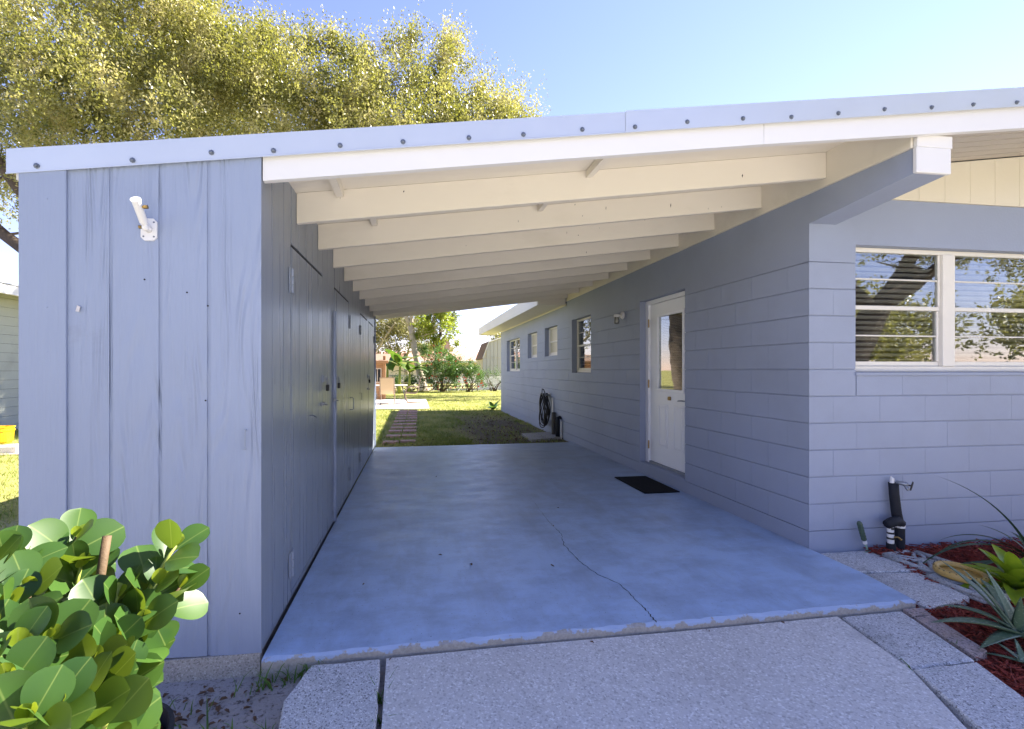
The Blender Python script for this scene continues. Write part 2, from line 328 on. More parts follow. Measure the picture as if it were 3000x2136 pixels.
# ------------------------------------------------------------------ helpers
W = {}                                     # world position of every object made here
def link(o, parent=None, loc=(0, 0, 0)):
    COL.objects.link(o)
    if parent is not None:
        o.parent = parent; o.matrix_parent_inverse = Matrix.Translation(-Vector(W[parent.name]))
    o.location = loc; W[o.name] = tuple(loc); return o
def tag(o, label=None, cat=None, group=None, kind=None):
    if label: o['label'] = label
    if cat: o['category'] = cat
    if group: o['group'] = group
    if kind: o['kind'] = kind
    return o
def thing(name, label, cat, loc, group=None):
    o = bpy.data.objects.new(name, None); o.empty_display_size = .1
    link(o, None, loc); return tag(o, label, cat, group)
class MB:
    def __init__(s): s.v = []; s.f = []; s.m = []; s.cur = 0
    def add(s, vs_, fs):
        n = len(s.v); s.v += [tuple(p) for p in vs_]
        for f in fs: s.f.append(tuple(i+n for i in f)); s.m.append(s.cur)
        return s
    def quad(s, a, b, c, d): return s.add([a, b, c, d], [(0, 1, 2, 3)])
    def box(s, x0, x1, y0, y1, z0, z1):
        return s.add([(x0, y0, z0), (x1, y0, z0), (x1, y1, z0), (x0, y1, z0), (x0, y0, z1), (x1, y0, z1), (x1, y1, z1), (x0, y1, z1)],
                     [(3, 2, 1, 0), (4, 5, 6, 7), (0, 1, 5, 4), (1, 2, 6, 5), (2, 3, 7, 6), (3, 0, 4, 7)])
    def cbox(s, x0, x1, y0, y1, z0, z1, c=.004):
        X = (x0, x1); Y = (y0, y1); Z = (z0, z1); vs_ = []; idx = {}
        for i in (0, 1):
            for j in (0, 1):
                for k in (0, 1):
                    dx = c if i == 0 else -c; dy = c if j == 0 else -c; dz = c if k == 0 else -c
                    for a, p in enumerate(((X[i], Y[j]+dy, Z[k]+dz), (X[i]+dx, Y[j], Z[k]+dz), (X[i]+dx, Y[j]+dy, Z[k]))):
                        idx[(i, j, k, a)] = len(vs_); vs_.append(p)
        fs = []
        q = ((0, 0), (1, 0), (1, 1), (0, 1))
        for s_ in (0, 1):
            fs.append([idx[(s_, a, b, 0)] for a, b in q]); fs.append([idx[(a, s_, b, 1)] for a, b in q]); fs.append([idx[(a, b, s_, 2)] for a, b in q])
        for a in (0, 1):
            for b in (0, 1):
                fs.append([idx[(a, b, 0, 0)], idx[(a, b, 1, 0)], idx[(a, b, 1, 1)], idx[(a, b, 0, 1)]])
                fs.append([idx[(a, 0, b, 0)], idx[(a, 1, b, 0)], idx[(a, 1, b, 2)], idx[(a, 0, b, 2)]])
                fs.append([idx[(0, a, b, 1)], idx[(1, a, b, 1)], idx[(1, a, b, 2)], idx[(0, a, b, 2)]])
        for i in (0, 1):
            for j in (0, 1):
                for k in (0, 1): fs.append([idx[(i, j, k, a)] for a in range(3)])
        return s.add(vs_, fs)
    def prism(s, poly, z0, z1):
        n = len(poly)
        z0f = z0 if callable(z0) else (lambda x, y: z0); z1f = z1 if callable(z1) else (lambda x, y: z1)
        vs_ = [(x, y, z0f(x, y)) for x, y in poly]+[(x, y, z1f(x, y)) for x, y in poly]
        return s.add(vs_, [tuple(range(n))[::-1], tuple(range(n, 2*n))]+[(i, (i+1) % n, n+(i+1) % n, n+i) for i in range(n)])
    def tube(s, pts, rad, n=8, cap=True):
        pts = [Vector(p) for p in pts]; rad = rad if isinstance(rad, (list, tuple)) else [rad]*len(pts)
        rings = []; up = None; base = len(s.v)
        for i, p in enumerate(pts):
            d = (pts[min(i+1, len(pts)-1)]-pts[max(i-1, 0)]).normalized()
            if up is None:
                up = Vector((0, 0, 1)) if abs(d.z) < .9 else Vector((1, 0, 0))
            a = d.cross(up).normalized(); up = a.cross(d).normalized()
            rings.append([p+(a*math.cos(t)+up*math.sin(t))*rad[i] for t in [2*math.pi*k/n for k in range(n)]])
        vs_ = [tuple(q) for r_ in rings for q in r_]; fs = []
        for i in range(len(pts)-1):
            for k in range(n): fs.append((i*n+k, i*n+(k+1) % n, (i+1)*n+(k+1) % n, (i+1)*n+k))
        if cap: fs += [tuple(range(n))[::-1], tuple((len(pts)-1)*n+k for k in range(n))]
        return s.add(vs_, fs)
    def lathe(s, prof, c, n=20, axis='z', close=True):
        vs_ = []; fs = []
        for r_, h in prof:
            for k in range(n):
                t = 2*math.pi*k/n; a, b = r_*math.cos(t), r_*math.sin(t)
                p = (a, b, h) if axis == 'z' else ((h, a, b) if axis == 'x' else (a, h, b))
                vs_.append((c[0]+p[0], c[1]+p[1], c[2]+p[2]))
        for i in range(len(prof)-1):
            for k in range(n): fs.append((i*n+k, i*n+(k+1) % n, (i+1)*n+(k+1) % n, (i+1)*n+k))
        if close: fs += [tuple(range(n))[::-1], tuple((len(prof)-1)*n+k for k in range(n))]
        return s.add(vs_, fs)
    def mesh(s, name, mats, smooth=False, origin=None, fixn=True):
        if not s.v: return None, None
        a = np.array(s.v)
        if origin is None:
            lo, hi = a.min(0), a.max(0); origin = ((lo[0]+hi[0])/2, (lo[1]+hi[1])/2, lo[2])
        me = bpy.data.meshes.new(name); me.from_pydata([tuple(p) for p in (a-np.array(origin))], [], s.f)
        for m in (mats if isinstance(mats, (list, tuple)) else [mats]): me.materials.append(m)
        if max(s.m, default=0) > 0: me.polygons.foreach_set('material_index', s.m)
        if fixn:
            bm = bmesh.new(); bm.from_mesh(me); bmesh.ops.recalc_face_normals(bm, faces=bm.faces); bm.to_mesh(me); bm.free()
        if smooth: me.polygons.foreach_set('use_smooth', [True]*len(me.polygons))
        me.update(); return me, origin
    def build(s, name, mats, parent=None, smooth=False, fixn=True, origin=None):
        me, og = s.mesh(name, mats, smooth, origin, fixn)
        return link(bpy.data.objects.new(name, me), parent, og)
def bx(name, mat, parent, *a, c=.004):
    b = MB(); b.cbox(*a, c=c) if c else b.box(*a); return b.build(name, mat, parent)
def shared(name, me, parent, loc, rot=(0, 0, 0), scale=(1, 1, 1)):
    o = bpy.data.objects.new(name, me); link(o, parent, loc); o.rotation_euler = rot; o.scale = scale; return o
def np_mesh(name, verts, k, mats, smooth=False, midx=None):
    n = len(verts)//k; me = bpy.data.meshes.new(name)
    me.vertices.add(len(verts)); me.vertices.foreach_set('co', verts.astype(np.float32).ravel())
    me.loops.add(n*k); me.loops.foreach_set('vertex_index', np.arange(n*k, dtype=np.int32))
    me.polygons.add(n); me.polygons.foreach_set('loop_start', np.arange(0, n*k, k, dtype=np.int32))
    for m in (mats if isinstance(mats, (list, tuple)) else [mats]): me.materials.append(m)
    if midx is not None: me.polygons.foreach_set('material_index', midx.astype(np.int32))
    me.update(calc_edges=True); return me

XW, YC = 2.9557, 3.1447
def roofz(x): return 2.419+.1334*(x+.69)             # underside of the deck
def rafz(x): return 2.235+.1334*(x+.69)              # underside of the rafters
def shx(y): return -.705+.0101*(y-2.33)              # face of the storage shed

# ------------------------------------------------------------------ ground
def gz(x, y):
    t = min(1, max(0, (y-2.5)/5.0)); return -.095+.065*t*t*(3-2*t)
def make_ground():
    xs = sorted(set([-600, -300, -120, -60, -40]+list(np.arange(-30, -6, 3.))+list(np.arange(-6, 8.1, .5))+list(np.arange(9, 40, 3.))+[60, 120, 300, 600]))
    ys = sorted(set([-600, -300, -120, -60, -30, -15, -8, -4]+list(np.arange(-2, 12.1, .5))+list(np.arange(13, 60, 2.))+[80, 140, 300, 600, 900]))
    b = MB(); nx = len(xs)
    vs_ = [(x, y, gz(x, y)+random.uniform(-.006, .006)) for y in ys for x in xs]
    fs = [(j*nx+i, j*nx+i+1, (j+1)*nx+i+1, (j+1)*nx+i) for j in range(len(ys)-1) for i in range(nx-1)]
    b.add(vs_, fs); tag(b.build('ground', MAT['ground'], smooth=True, origin=(0, 0, 0)), kind='structure')
make_ground()

# carport slab with a chipped, unpainted front lip
def make_slab():
    front = [(-.69, 2.291), (-.125, 2.307), (.474, 2.318), (1.284, 2.322), (2.187, 2.335), (2.901, 2.347)]
    fp = []
    for (a, b_) in zip(front[:-1], front[1:]):
        k = max(2, int((b_[0]-a[0])/.05))
        for i in range(k):
            t = i/k; fp.append((a[0]+(b_[0]-a[0])*t, a[1]+(b_[1]-a[1])*t+random.uniform(-.004, .004)))
    fp.append(front[-1])
    right = [(2.93, 2.55), (2.949, 2.72), (2.9525, 3.135)]
    back = [(2.9525, 8.40), (-.642, 8.30)]
    top = MB()
    inn = [(x, y+.014+random.uniform(0, .012)) for x, y in fp]
    ring = fp+right+back; n = len(fp)
    top.cur = 0
    # painted top: strip grid from the inner lip to the back
    poly = inn+right+back
    vs_ = [(x, y, 0.) for x, y in poly]
    top.add(vs_, [tuple(range(len(poly)))])
    top.cur = 1
    for i in range(n-1):                                   # rounded lip, bare concrete
        a, b_, c, d = inn[i], inn[i+1], fp[i+1], fp[i]
        z = random.uniform(-.013, -.007)
        top.quad((a[0], a[1], 0), (b_[0], b_[1], 0), (c[0], c[1], -.010), (d[0], d[1], -.010))
        top.quad((d[0], d[1], -.010), (c[0], c[1], -.010), (c[0], c[1]+.004, -.14), (d[0], d[1]+.004, -.14))
    rest = [fp[-1]]+right+back+[fp[0]]
    for a, b_ in zip(rest[:-1], rest[1:]): top.quad((a[0], a[1], 0), (b_[0], b_[1], 0), (b_[0], b_[1], -.14), (a[0], a[1], -.14))
    top.add([(inn[-1][0], inn[-1][1], 0), (fp[-1][0], fp[-1][1], -.01), (fp[-1][0], fp[-1][1], 0)], [(0, 1, 2)])
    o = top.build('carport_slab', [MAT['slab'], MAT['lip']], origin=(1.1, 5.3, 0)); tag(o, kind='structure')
    # hairline crack running in from the front lip
    cr = [(1.221, 4.615), (1.196, 3.987), (1.205, 3.701), (1.152, 3.461), (1.158, 3.202), (1.201, 2.938), (1.29, 2.795), (1.292, 2.618), (1.294, 2.461), (1.284, 2.335)]
    pts = []
    for a, b_ in zip(cr[:-1], cr[1:]):
        for i in range(8):
            t = i/8; pts.append((a[0]+(b_[0]-a[0])*t+random.uniform(-.006, .006), a[1]+(b_[1]-a[1])*t))
    pts.append(cr[-1]); c = MB(); L = len(pts)
    w = [(.0006+.0022*min(1, i/30))*random.uniform(.5, 1.5) for i in range(L)]
    for i in range(L-1):
        a, b_ = pts[i], pts[i+1]
        c.quad((a[0]-w[i], a[1], .0012), (a[0]+w[i], a[1], .0012), (b_[0]+w[i+1], b_[1], .0012), (b_[0]-w[i+1], b_[1], .0012))
    c.build('crack', MAT['slot'], o, fixn=False)
make_slab()
# driveway apron, widened out of view past the camera to bounce sunlight
apron = MB(); fr = [(-.122, 2.282), (.484, 2.296), (1.4, 2.302), (2.355, 2.318)]
ap = fr+[(2.276, 1.861), (2.115, 1.532), (1.95, 1.1), (2.2, .5), (7.5, -.2), (7.5, -9), (-2.6, -9), (-2.6, -.4), (-.2, .6), (-.117, 1.85)]
apron.prism(ap, -.2, -.037)
tag(apron.build('driveway', MAT['concrete'], origin=(1, 0, -.2)), kind='structure')
def slabs(name, polys, mat, piece, z1, struct_origin, c=.012, zj=.006):
    root = bpy.data.objects.new(name, None); link(root, None, struct_origin); tag(root, kind='structure')
    for p in polys:
        cx = sum(q[0] for q in p)/len(p); cy = sum(q[1] for q in p)/len(p)
        dz = random.uniform(-zj, zj); tx, ty = random.uniform(-.006, .006), random.uniform(-.006, .006)
        f1 = lambda x, y, k=0: z1+dz+tx*(x-cx)+ty*(y-cy)-k
        # subdivide the outline for worn edges
        out = []
        for a, b_ in zip(p, p[1:]+p[:1]):
            k = max(2, int(math.dist(a, b_)/.05))
            for i in range(k):
                t = i/k; j = 0 if i == 0 else random.uniform(-.004, .004)
                out.append((a[0]+(b_[0]-a[0])*t+j, a[1]+(b_[1]-a[1])*t+j))
        n = len(out); inn = [(cx+(x-cx)*(1-c/.3), cy+(y-cy)*(1-c/.3)) for x, y in out]
        m = MB(); vs_ = [(x, y, f1(x, y)) for x, y in inn]+[(x, y, f1(x, y, .008)) for x, y in out]+[(x, y, -.14) for x, y in out]
        m.add(vs_, [tuple(range(n))]+[(i, (i+1) % n, n+(i+1) % n, n+i) for i in range(n)]+[(n+i, n+(i+1) % n, 2*n+(i+1) % n, 2*n+i) for i in range(n)])
        m.build(piece, mat, root)
slabs('paver_border', [
    [(2.985, 3.128), (3.439, 3.125), (3.433, 2.765), (3.01, 2.80)],
    [(3.005, 2.785), (3.424, 2.745), (3.357, 2.409), (2.975, 2.335), (2.965, 2.45)],
    [(2.385, 2.318), (2.781, 2.330), (2.656, 1.886), (2.292, 1.874)],
    [(2.283, 1.858), (2.638, 1.866), (2.46, 1.42), (2.125, 1.44)],
    [(-.465, 2.278), (-.152, 2.278), (-.136, 1.80), (-.50, 1.80), (-.53, 2.05)]], MAT['paver'], 'paver', -.036, (2.7, 2.3, -.1))
slabs('brick_edging', [
    [(2.80, 2.335), (2.925, 2.33), (2.895, 2.262), (2.775, 2.262)],
    [(2.772, 2.250), (2.890, 2.255), (2.80, 1.935), (2.682, 1.90)]], MAT['pinkbrick'], 'brick', -.034, (2.8, 2.2, -.1), c=.004)
# brick stepping path in the back yard
root = bpy.data.objects.new('brick_path', None); link(root, None, (-.15, 12, -.05)); tag(root, kind='structure')
bm_ = []
for k in range(3):
    m = MB(); m.cbox(-.145, .145, -.1, .1, -.05, .028, .008); bm_.append(m.mesh('brick', MAT['brick'], origin=(0, 0, 0))[0])
rows = [8.93, 9.72, 10.5, 11.1, 11.8, 12.5, 13.25, 13.9, 14.6, 15.2, 15.8]
for i, y in enumerate(rows):
    xc = -.24+.012*i
    for s in (-1, 1):
        shared('brick', random.choice(bm_), root, (xc+s*.155+random.uniform(-.012, .012), y+random.uniform(-.04, .04)+.05*s*(i == 0), gz(0, y)+.012), (random.uniform(-.02, .02), random.uniform(-.02, .02), random.uniform(-.06, .06)))
# back patio and the two stones by the hose
pt = MB(); pt.prism([(-4.2, 16.55), (.59, 16.42), (.62, 21.6), (-4.2, 21.6)], -.12, .012)
tag(pt.build('patio', MAT['concrete'], origin=(-1.8, 19, -.1)), kind='structure')
root = bpy.data.objects.new('hose_pad', None); link(root, None, (2.5, 9.2, -.05)); tag(root, kind='structure')
for p in ([(2.27, 9.60), (2.60, 9.68), (2.575, 8.82), (2.245, 8.68)], [(2.615, 9.685), (2.915, 9.76), (2.90, 8.96), (2.59, 8.83)]):
    m = MB(); m.prism(p, -.06, .015); m.build('paving_stone', MAT['rawconcrete'], root)

# ------------------------------------------------------------------ house
house = thing('house', 'blue grey concrete block house with white entry door and low metal roof', 'house', (7.5, 9.3, 0))
def msx(u, w, z): return (XW+w, u, z)        # side wall, u along Y
def mfy(u, w, z): return (u, YC+w, z)        # front wall, u along X
def cells(m, mp, u0, u1, z0, z1, ops, w0, w1):
    us = sorted(set([u0, u1]+[min(max(q, u0), u1) for o in ops for q in o[:2]])); zs = sorted(set([z0, z1]+[min(max(q, z0), z1) for o in ops for q in o[2:]]))
    def free(i, k):
        if not (0 <= i < len(us)-1 and 0 <= k < len(zs)-1): return None
        a, b_ = (us[i]+us[i+1])/2, (zs[k]+zs[k+1])/2
        return not any(o[0] < a < o[1] and o[2] < b_ < o[3] for o in ops)
    for i in range(len(us)-1):
        for k in range(len(zs)-1):
            if not free(i, k): continue
            a, b_, c, d = us[i], us[i+1], zs[k], zs[k+1]
            m.quad(mp(a, w0, c), mp(b_, w0, c), mp(b_, w0, d), mp(a, w0, d)); m.quad(mp(a, w1, c), mp(b_, w1, c), mp(b_, w1, d), mp(a, w1, d))
            for (ii, kk, p, q) in ((i-1, k, (a, c), (a, d)), (i+1, k, (b_, c), (b_, d)), (i, k-1, (a, c), (b_, c)), (i, k+1, (a, d), (b_, d))):
                if not free(ii, kk): m.quad(mp(p[0], w0, p[1]), mp(q[0], w0, q[1]), mp(q[0], w1, q[1]), mp(p[0], w1, p[1]))
DOOR = (4.769, 5.796, .145, 2.235)
SIDE_OPS = [DOOR, (7.5, 8.437, 1.292, 2.272), (9.334, 10.248, 1.645, 2.272), (10.91, 11.819, 1.642, 2.264), (12.729, 14.525, 1.297, 2.252)]
FRONT_OPS = [(3.353, 5.30, 1.325, 2.299)]
Y1 = 15.5
COURSES = [.127+.2032*i for i in range(11)]
blockmesh = {}
def block(parent, mp, side, a, b_, c, d):
    key = (side, round(b_-a, 3), round(d-c, 3))
    if key not in blockmesh:
        hw, hh = (b_-a)/2, (d-c)/2; gu, gv, ch = .0003, .0028, .0035
        hw -= gu; hh -= gv; m = MB()
        f = lambda u, w, z: (w, u, z) if side == 's' else (u, w, z)
        r0 = [f(x, 0, z) for x, z in ((-hw+ch*.25, -hh+ch), (hw-ch*.25, -hh+ch), (hw-ch*.25, hh-ch), (-hw+ch*.25, hh-ch))]
        r1 = [f(x, .003, z) for x, z in ((-hw, -hh), (hw, -hh), (hw, hh), (-hw, hh))]
        r2 = [f(x, .014, z) for x, z in ((-hw, -hh), (hw, -hh), (hw, hh), (-hw, hh))]
        m.add(r0+r1+r2, [(0, 1, 2, 3)]+[(i, (i+1) % 4, 4+(i+1) % 4, 4+i) for i in range(4)]+[(4+i, 4+(i+1) % 4, 8+(i+1) % 4, 8+i) for i in range(4)])
        me = m.mesh('block', MAT['block'], origin=(0, 0, 0), fixn=False)[0]
        # make the front face look outwards (-X or -Y)
        bm = bmesh.new(); bm.from_mesh(me); bm.faces.ensure_lookup_table()
        nrm = bm.faces[0].normal
        if (nrm.x if side == 's' else nrm.y) > 0: bmesh.ops.reverse_faces(bm, faces=bm.faces)
        bm.to_mesh(me); bm.free(); blockmesh[key] = me
    p = mp((a+b_)/2, random.uniform(-.0006, .0008), (c+d)/2)
    shared('block', blockmesh[key], parent, p, (random.uniform(-.0012, .0012), random.uniform(-.0012, .0012), 0) if side == 's' else (random.uniform(-.0012, .0012), 0, random.uniform(-.0012, .0012)))
def subtract(rc, ops):
    out = [rc]
    for o in ops:
        nx = []
        for a, b_, c, d in out:
            if o[0] >= b_-1e-6 or o[1] <= a+1e-6 or o[2] >= d-1e-6 or o[3] <= c+1e-6: nx.append((a, b_, c, d)); continue
            if o[0] > a: nx.append((a, o[0], c, d))
            if o[1] < b_: nx.append((o[1], b_, c, d))
            m0, m1 = max(a, o[0]), min(b_, o[1])
            if o[2] > c: nx.append((m0, m1, c, o[2]))
            if o[3] < d: nx.append((m0, m1, o[3], d))
        out = nx
    return out
def block_wall(name, mp, side, u0, u1, ops, ublk, ztop, par):
    m = MB(); cells(m, mp, u0+.0125, u1, -.12, 2.159, ops, .009, .20); cells(m, mp, u0, u1, 2.159, ztop, ops, -.0005, .20)
    w = m.build(name, MAT['wall'], house)
    pl = MB(); cells(pl, mp, u0-.002, u1, -.12, .1265, ops, -.002, .0085); pl.build('plinth', MAT['wall'], w)
    for k in range(10):
        c, d = COURSES[k], COURSES[k+1]; u = u0-(.2032 if (k+par) % 2 else 0)
        while u < ublk:
            a, b_ = max(u, u0), min(u+.4064, u1); u += .4064
            if b_-a < .02: continue
            for rc in subtract((a, b_, c, d), ops):
                if rc[1]-rc[0] > .02 and rc[3]-rc[2] > .015: block(w, mp, side, *rc)
    return w
wside = block_wall('side_wall', msx, 's', YC+.0003, Y1, SIDE_OPS, Y1, 2.662, 0)
wfront = block_wall('front_wall', mfy, 'f', XW+.0003, 12.0, FRONT_OPS, 5.6, 2.655, 1)
m = MB(); m.box(11.8, 12.0, YC+.201, Y1-.201, -.12, 2.9); m.build('far_wall', MAT['wall'], house); m = MB(); m.box(XW+.201, 12., Y1-.2, Y1, -.12, 3.0); m.build('rear_wall', MAT['wall'], house)
m = MB(); m.box(XW+.201, 11.8, YC+.201, Y1-.201, -.12, .1); m.box(XW+.201, 11.8, YC+.201, Y1-.201, 2.58, 2.62); m.box(XW+.201, 11.8, 6.6, 6.7, .1, 2.58); m.box(6.0, 6.1, YC+.3, 6.6, .1, 2.58); m.box(XW+.201, 5.9, 9.0, 9.1, .1, 2.58); m.build('interior', MAT['interior'], house)
# windows
def member(m, mp, u0, u1, w0, w1, z0, z1):
    a, b_ = mp(u0, w0, z0), mp(u1, w1, z1)
    m.cbox(min(a[0], b_[0]), max(a[0], b_[0]), min(a[1], b_[1]), max(a[1], b_[1]), z0, z1, .003)
def window(mp, op, units, rows, wd=.085, pane='glass', slats=0, fw=.034, railz=None):
    u0, u1, z0, z1 = op; e = .0015; u0 += e; u1 -= e; z0 += e; z1 -= e
    f = MB()
    member(f, mp, u0, u0+fw, wd, wd+.07, z0, z1); member(f, mp, u1-fw, u1, wd, wd+.07, z0, z1)
    member(f, mp, u0+fw, u1-fw, wd+.001, wd+.069, z1-fw, z1); member(f, mp, u0+fw, u1-fw, wd-.004, wd+.069, z0, z0+fw*1.3)
    wobj = f.build('window', MAT['windowframe'], house)
    n = len(units)
    for i, (a, b_) in enumerate(units):
        if i:
            g = MB(); member(g, mp, units[i-1][1], a, wd-.012, wd+.05, z0+fw*1.3+.001, z1-fw-.001); g.build('mullion', MAT['windowframe'], wobj)
        zz0, zz1 = z0+fw*1.3, z1-fw; zm = railz if railz else (zz0+zz1)/2
        r_ = MB(); member(r_, mp, a, b_, wd+.012, wd+.05, zm-.016, zm+.016); r_.build('meeting_rail', MAT['windowframe'], wobj); r_ = MB(); member(r_, mp, a, b_, wd+.022, wd+.056, zz0+.0005, zz0+.038); r_.build('sash_rail', MAT['windowframe'], wobj)
        zs = [zz0+.0385, zm-.0165, zm+.0165, zz1]
        for (p, q, dw) in ((zs[0], zs[1], .030), (zs[2], zs[3], .020)):
            for sa, sb_ in ((a+.0005, a+.018), (b_-.018, b_-.0005)):
                st = MB(); member(st, mp, sa, sb_, wd+dw-.012, wd+dw+.012, p, q); st.build('sash_stile', MAT['windowframe'], wobj)
            for j in range(rows):
                c, d = p+(q-p)*j/rows, p+(q-p)*(j+1)/rows
                if j: 
                    mu = MB(); member(mu, mp, a+.0185, b_-.0185, wd+dw-.009, wd+dw+.009, c-.006, c+.006); mu.build('glazing_bar', MAT['windowframe'], wobj)
                    c += .0065
                if j < rows-1: d -= .0065
                g = MB(); A, B = mp(a+.0185, wd+dw-.002, c), mp(b_-.0185, wd+dw+.002, d)
                g.box(min(A[0], B[0]), max(A[0], B[0]), min(A[1], B[1]), max(A[1], B[1]), c, d); g.build('pane', MAT[pane], wobj)
        if slats:
            s = MB(); A, B = mp(a+.012, wd+.060, 0), mp(b_-.012, wd+.098, 0)
            x0, x1, y0, y1 = min(A[0], B[0]), max(A[0], B[0]), min(A[1], B[1]), max(A[1], B[1])
            cx, cy = (x0+x1)/2, (y0+y1)/2
            s.box(x0-cx, x1-cx, y0-cy, y1-cy, -.0015, .0015); me = s.mesh('blind_slat', MAT['slat'], origin=(0, 0, 0))[0]
            z = z0+.05
            while z < z1-.03:
                rot = (R(-30), 0, 0) if mp is mfy else (0, R(30), 0)
                shared('blind_slat', me, wobj, (cx, cy, z), rot); z += slats
    return wobj
window(mfy, FRONT_OPS[0], [(3.353+.036, 4.20), (4.315, 5.262)], 2, .06, slats=.043, railz=1.832)
window(msx, SIDE_OPS[1], [(7.536, 8.401)], 2, .095, slats=.05)
window(msx, SIDE_OPS[2], [(9.37, 10.212)], 1, .095, pane='frost')
window(msx, SIDE_OPS[3], [(10.946, 11.783)], 1, .095, pane='frost')
window(msx, SIDE_OPS[4], [(12.765, 13.60), (13.66, 14.489)], 2, .095, slats=.05)
m = MB(); m.cbox(3.345, 5.31, YC-.012, YC+.07, 1.296, 1.3245, .004); m.build('window_sill', MAT['wall'], house)
# entry door
XD = XW+.095
df = MB()
df.cbox(XD-.015, XD+.11, DOOR[1]-.075, DOOR[1]-.0015, DOOR[2]+.0015, DOOR[3]-.0015, .003)
df.cbox(XD-.015, XD+.11, DOOR[0]+.0015, DOOR[0]+.020, DOOR[2]+.0015, DOOR[3]-.0015, .003)
df.cbox(XD-.0145, XD+.11, DOOR[0]+.0205, DOOR[1]-.0755, DOOR[3]-.052, DOOR[3]-.0016, .003)
dfo = df.build('door_frame', MAT['door'], house)
m = MB(); m.cbox(XD-.005, XD+.12, DOOR[0]+.0205, DOOR[1]-.0755, DOOR[2]-.0, DOOR[2]+.022, .003); m.build('threshold', MAT['steel'], dfo)
m = MB(); m.cbox(XW-.0035, XD+.11, DOOR[0]+.002, DOOR[1]-.002, DOOR[2]-.05, DOOR[2]-.0025, .006); m.build('door_step', MAT['wall'], dfo)
LY0, LY1, LZ0, LZ1 = 4.793, 5.716, .172, 2.178
GL = (4.972, 5.508, 1.108, 2.005)
m = MB(); cells(m, lambda u, w, z: (XD+.012+w, u, z), LY0, LY1, LZ0, LZ1, [GL], 0, .044)
door = m.build('door', MAT['door'], house)
def frame_ring(m, xa, xb, a, b_, c, d, t, ch=.004):
    m.cbox(xa, xb, a, b_, d-t, d, ch); m.cbox(xa, xb, a, b_, c, c+t, ch); m.cbox(xa, xb, a, a+t, c+t, d-t, ch); m.cbox(xa, xb, b_-t, b_, c+t, d-t, ch)
m = MB(); frame_ring(m, XD-.004, XD+.0115, GL[0]-.034, GL[1]+.034, GL[2]-.034, GL[3]+.034, .036); m.build('glass_trim', MAT['door'], door)
m = MB(); m.box(XD+.018, XD+.022, GL[0]+.001, GL[1]-.001, GL[2]+.001, GL[3]-.001); m.build('door_glass', MAT['glass'], door)
m = MB(); m.box(-.006, .006, -.262, .262, -.0007, .0007); me = m.mesh('blind_slat', MAT['slat'], origin=(0, 0, 0))[0]
for i in range(44): shared('blind_slat', me, door, (XD+.036, 5.24, 1.12+i*.02), (0, R(25), 0))
for (a, b_) in ((5.30, 5.52), (4.95, 5.17)):
    m = MB(); frame_ring(m, XD+.005, XD+.0118, a, b_, .385, .925, .026, .003); m.cbox(XD+.004, XD+.0117, a+.045, b_-.045, .43, .88, .003); m.build('door_panel', MAT['door'], door)
for z in (1.942, 1.164, .38):
    m = MB(); m.cbox(XD-.0185, XD-.0155, 5.694, 5.722, z-.05, z+.05, .001); m.tube([(XD-.021, 5.705, z-.052), (XD-.021, 5.705, z+.052)], .0065, 8); m.build('hinge', MAT['brass'], door)
m = MB(); m.lathe([(.001, -.004), (.028, -.003), (.030, .008), (.022, .0115)][::-1], (XD, 4.862, .992), 14, 'x')
m.tube([(XD+.005, 4.862, .992), (XD-.05, 4.862, .992), (XD-.056, 4.90, .994), (XD-.052, 4.96, .990), (XD-.05, 4.985, .985)], [.009, .008, .009, .008, .006], 8)
m.lathe([(.001, -.006), (.026, -.005), (.028, .008), (.022, .0115)][::-1], (XD, 4.862, 1.115), 14, 'x'); m.build('door_handle', MAT['steel'], door, smooth=True)
m = MB(); m.cbox(XD-.012, XD+.0115, 5.225, 5.268, .978, 1.022, .004); m.lathe([(.001, -.02), (.010, -.018), (.013, -.0125)], (XD, 5.246, 1.0), 10, 'x'); m.build('door_knocker', MAT['brass'], door)
# beam carrying the roof past the corner, with a white painted end
m = MB(); bz = [(2.404, 2.512), (YC-.0005, 2.442), (YC-.0005, 2.6615), (2.404, 2.6615)]; m.add([(x, y, z) for x in (XW-.0008, 3.178) for y, z in bz], [(0, 1, 2, 3), (7, 6, 5, 4), (0, 4, 5, 1), (1, 5, 6, 2), (2, 6, 7, 3), (3, 7, 4, 0)]); beam = m.build('beam', MAT['wall'], house)
m = MB(); m.cbox(XW-.008, 3.186, 2.3775, 2.4035, 2.51, 2.662, .004); m.cbox(XW-.004, 3.196, 2.378, 2.4035, 2.6625, 2.735, .003); m.build('beam_end', MAT['white'], beam)
m = MB(); m.box(XW-.02, 3.17, 2.404, 8.70, 2.6625, 2.70); m.add([(XW-.018, 2.404, 2.70), (XW-.018, 8.70, 2.70), (XW-.018, 8.70, roofz(XW)-.002), (XW-.018, 2.404, roofz(XW)-.002), (3.1, 2.404, 2.70), (3.1, 8.70, 2.70), (3.1, 8.70, roofz(3.1)-.002), (3.1, 2.404, roofz(3.1)-.002)], [(0, 1, 2, 3), (4, 5, 6, 7), (0, 1, 5, 4), (3, 2, 6, 7), (0, 3, 7, 4), (1, 2, 6, 5)])
m.build('ledger_beam', MAT['cream'], house)
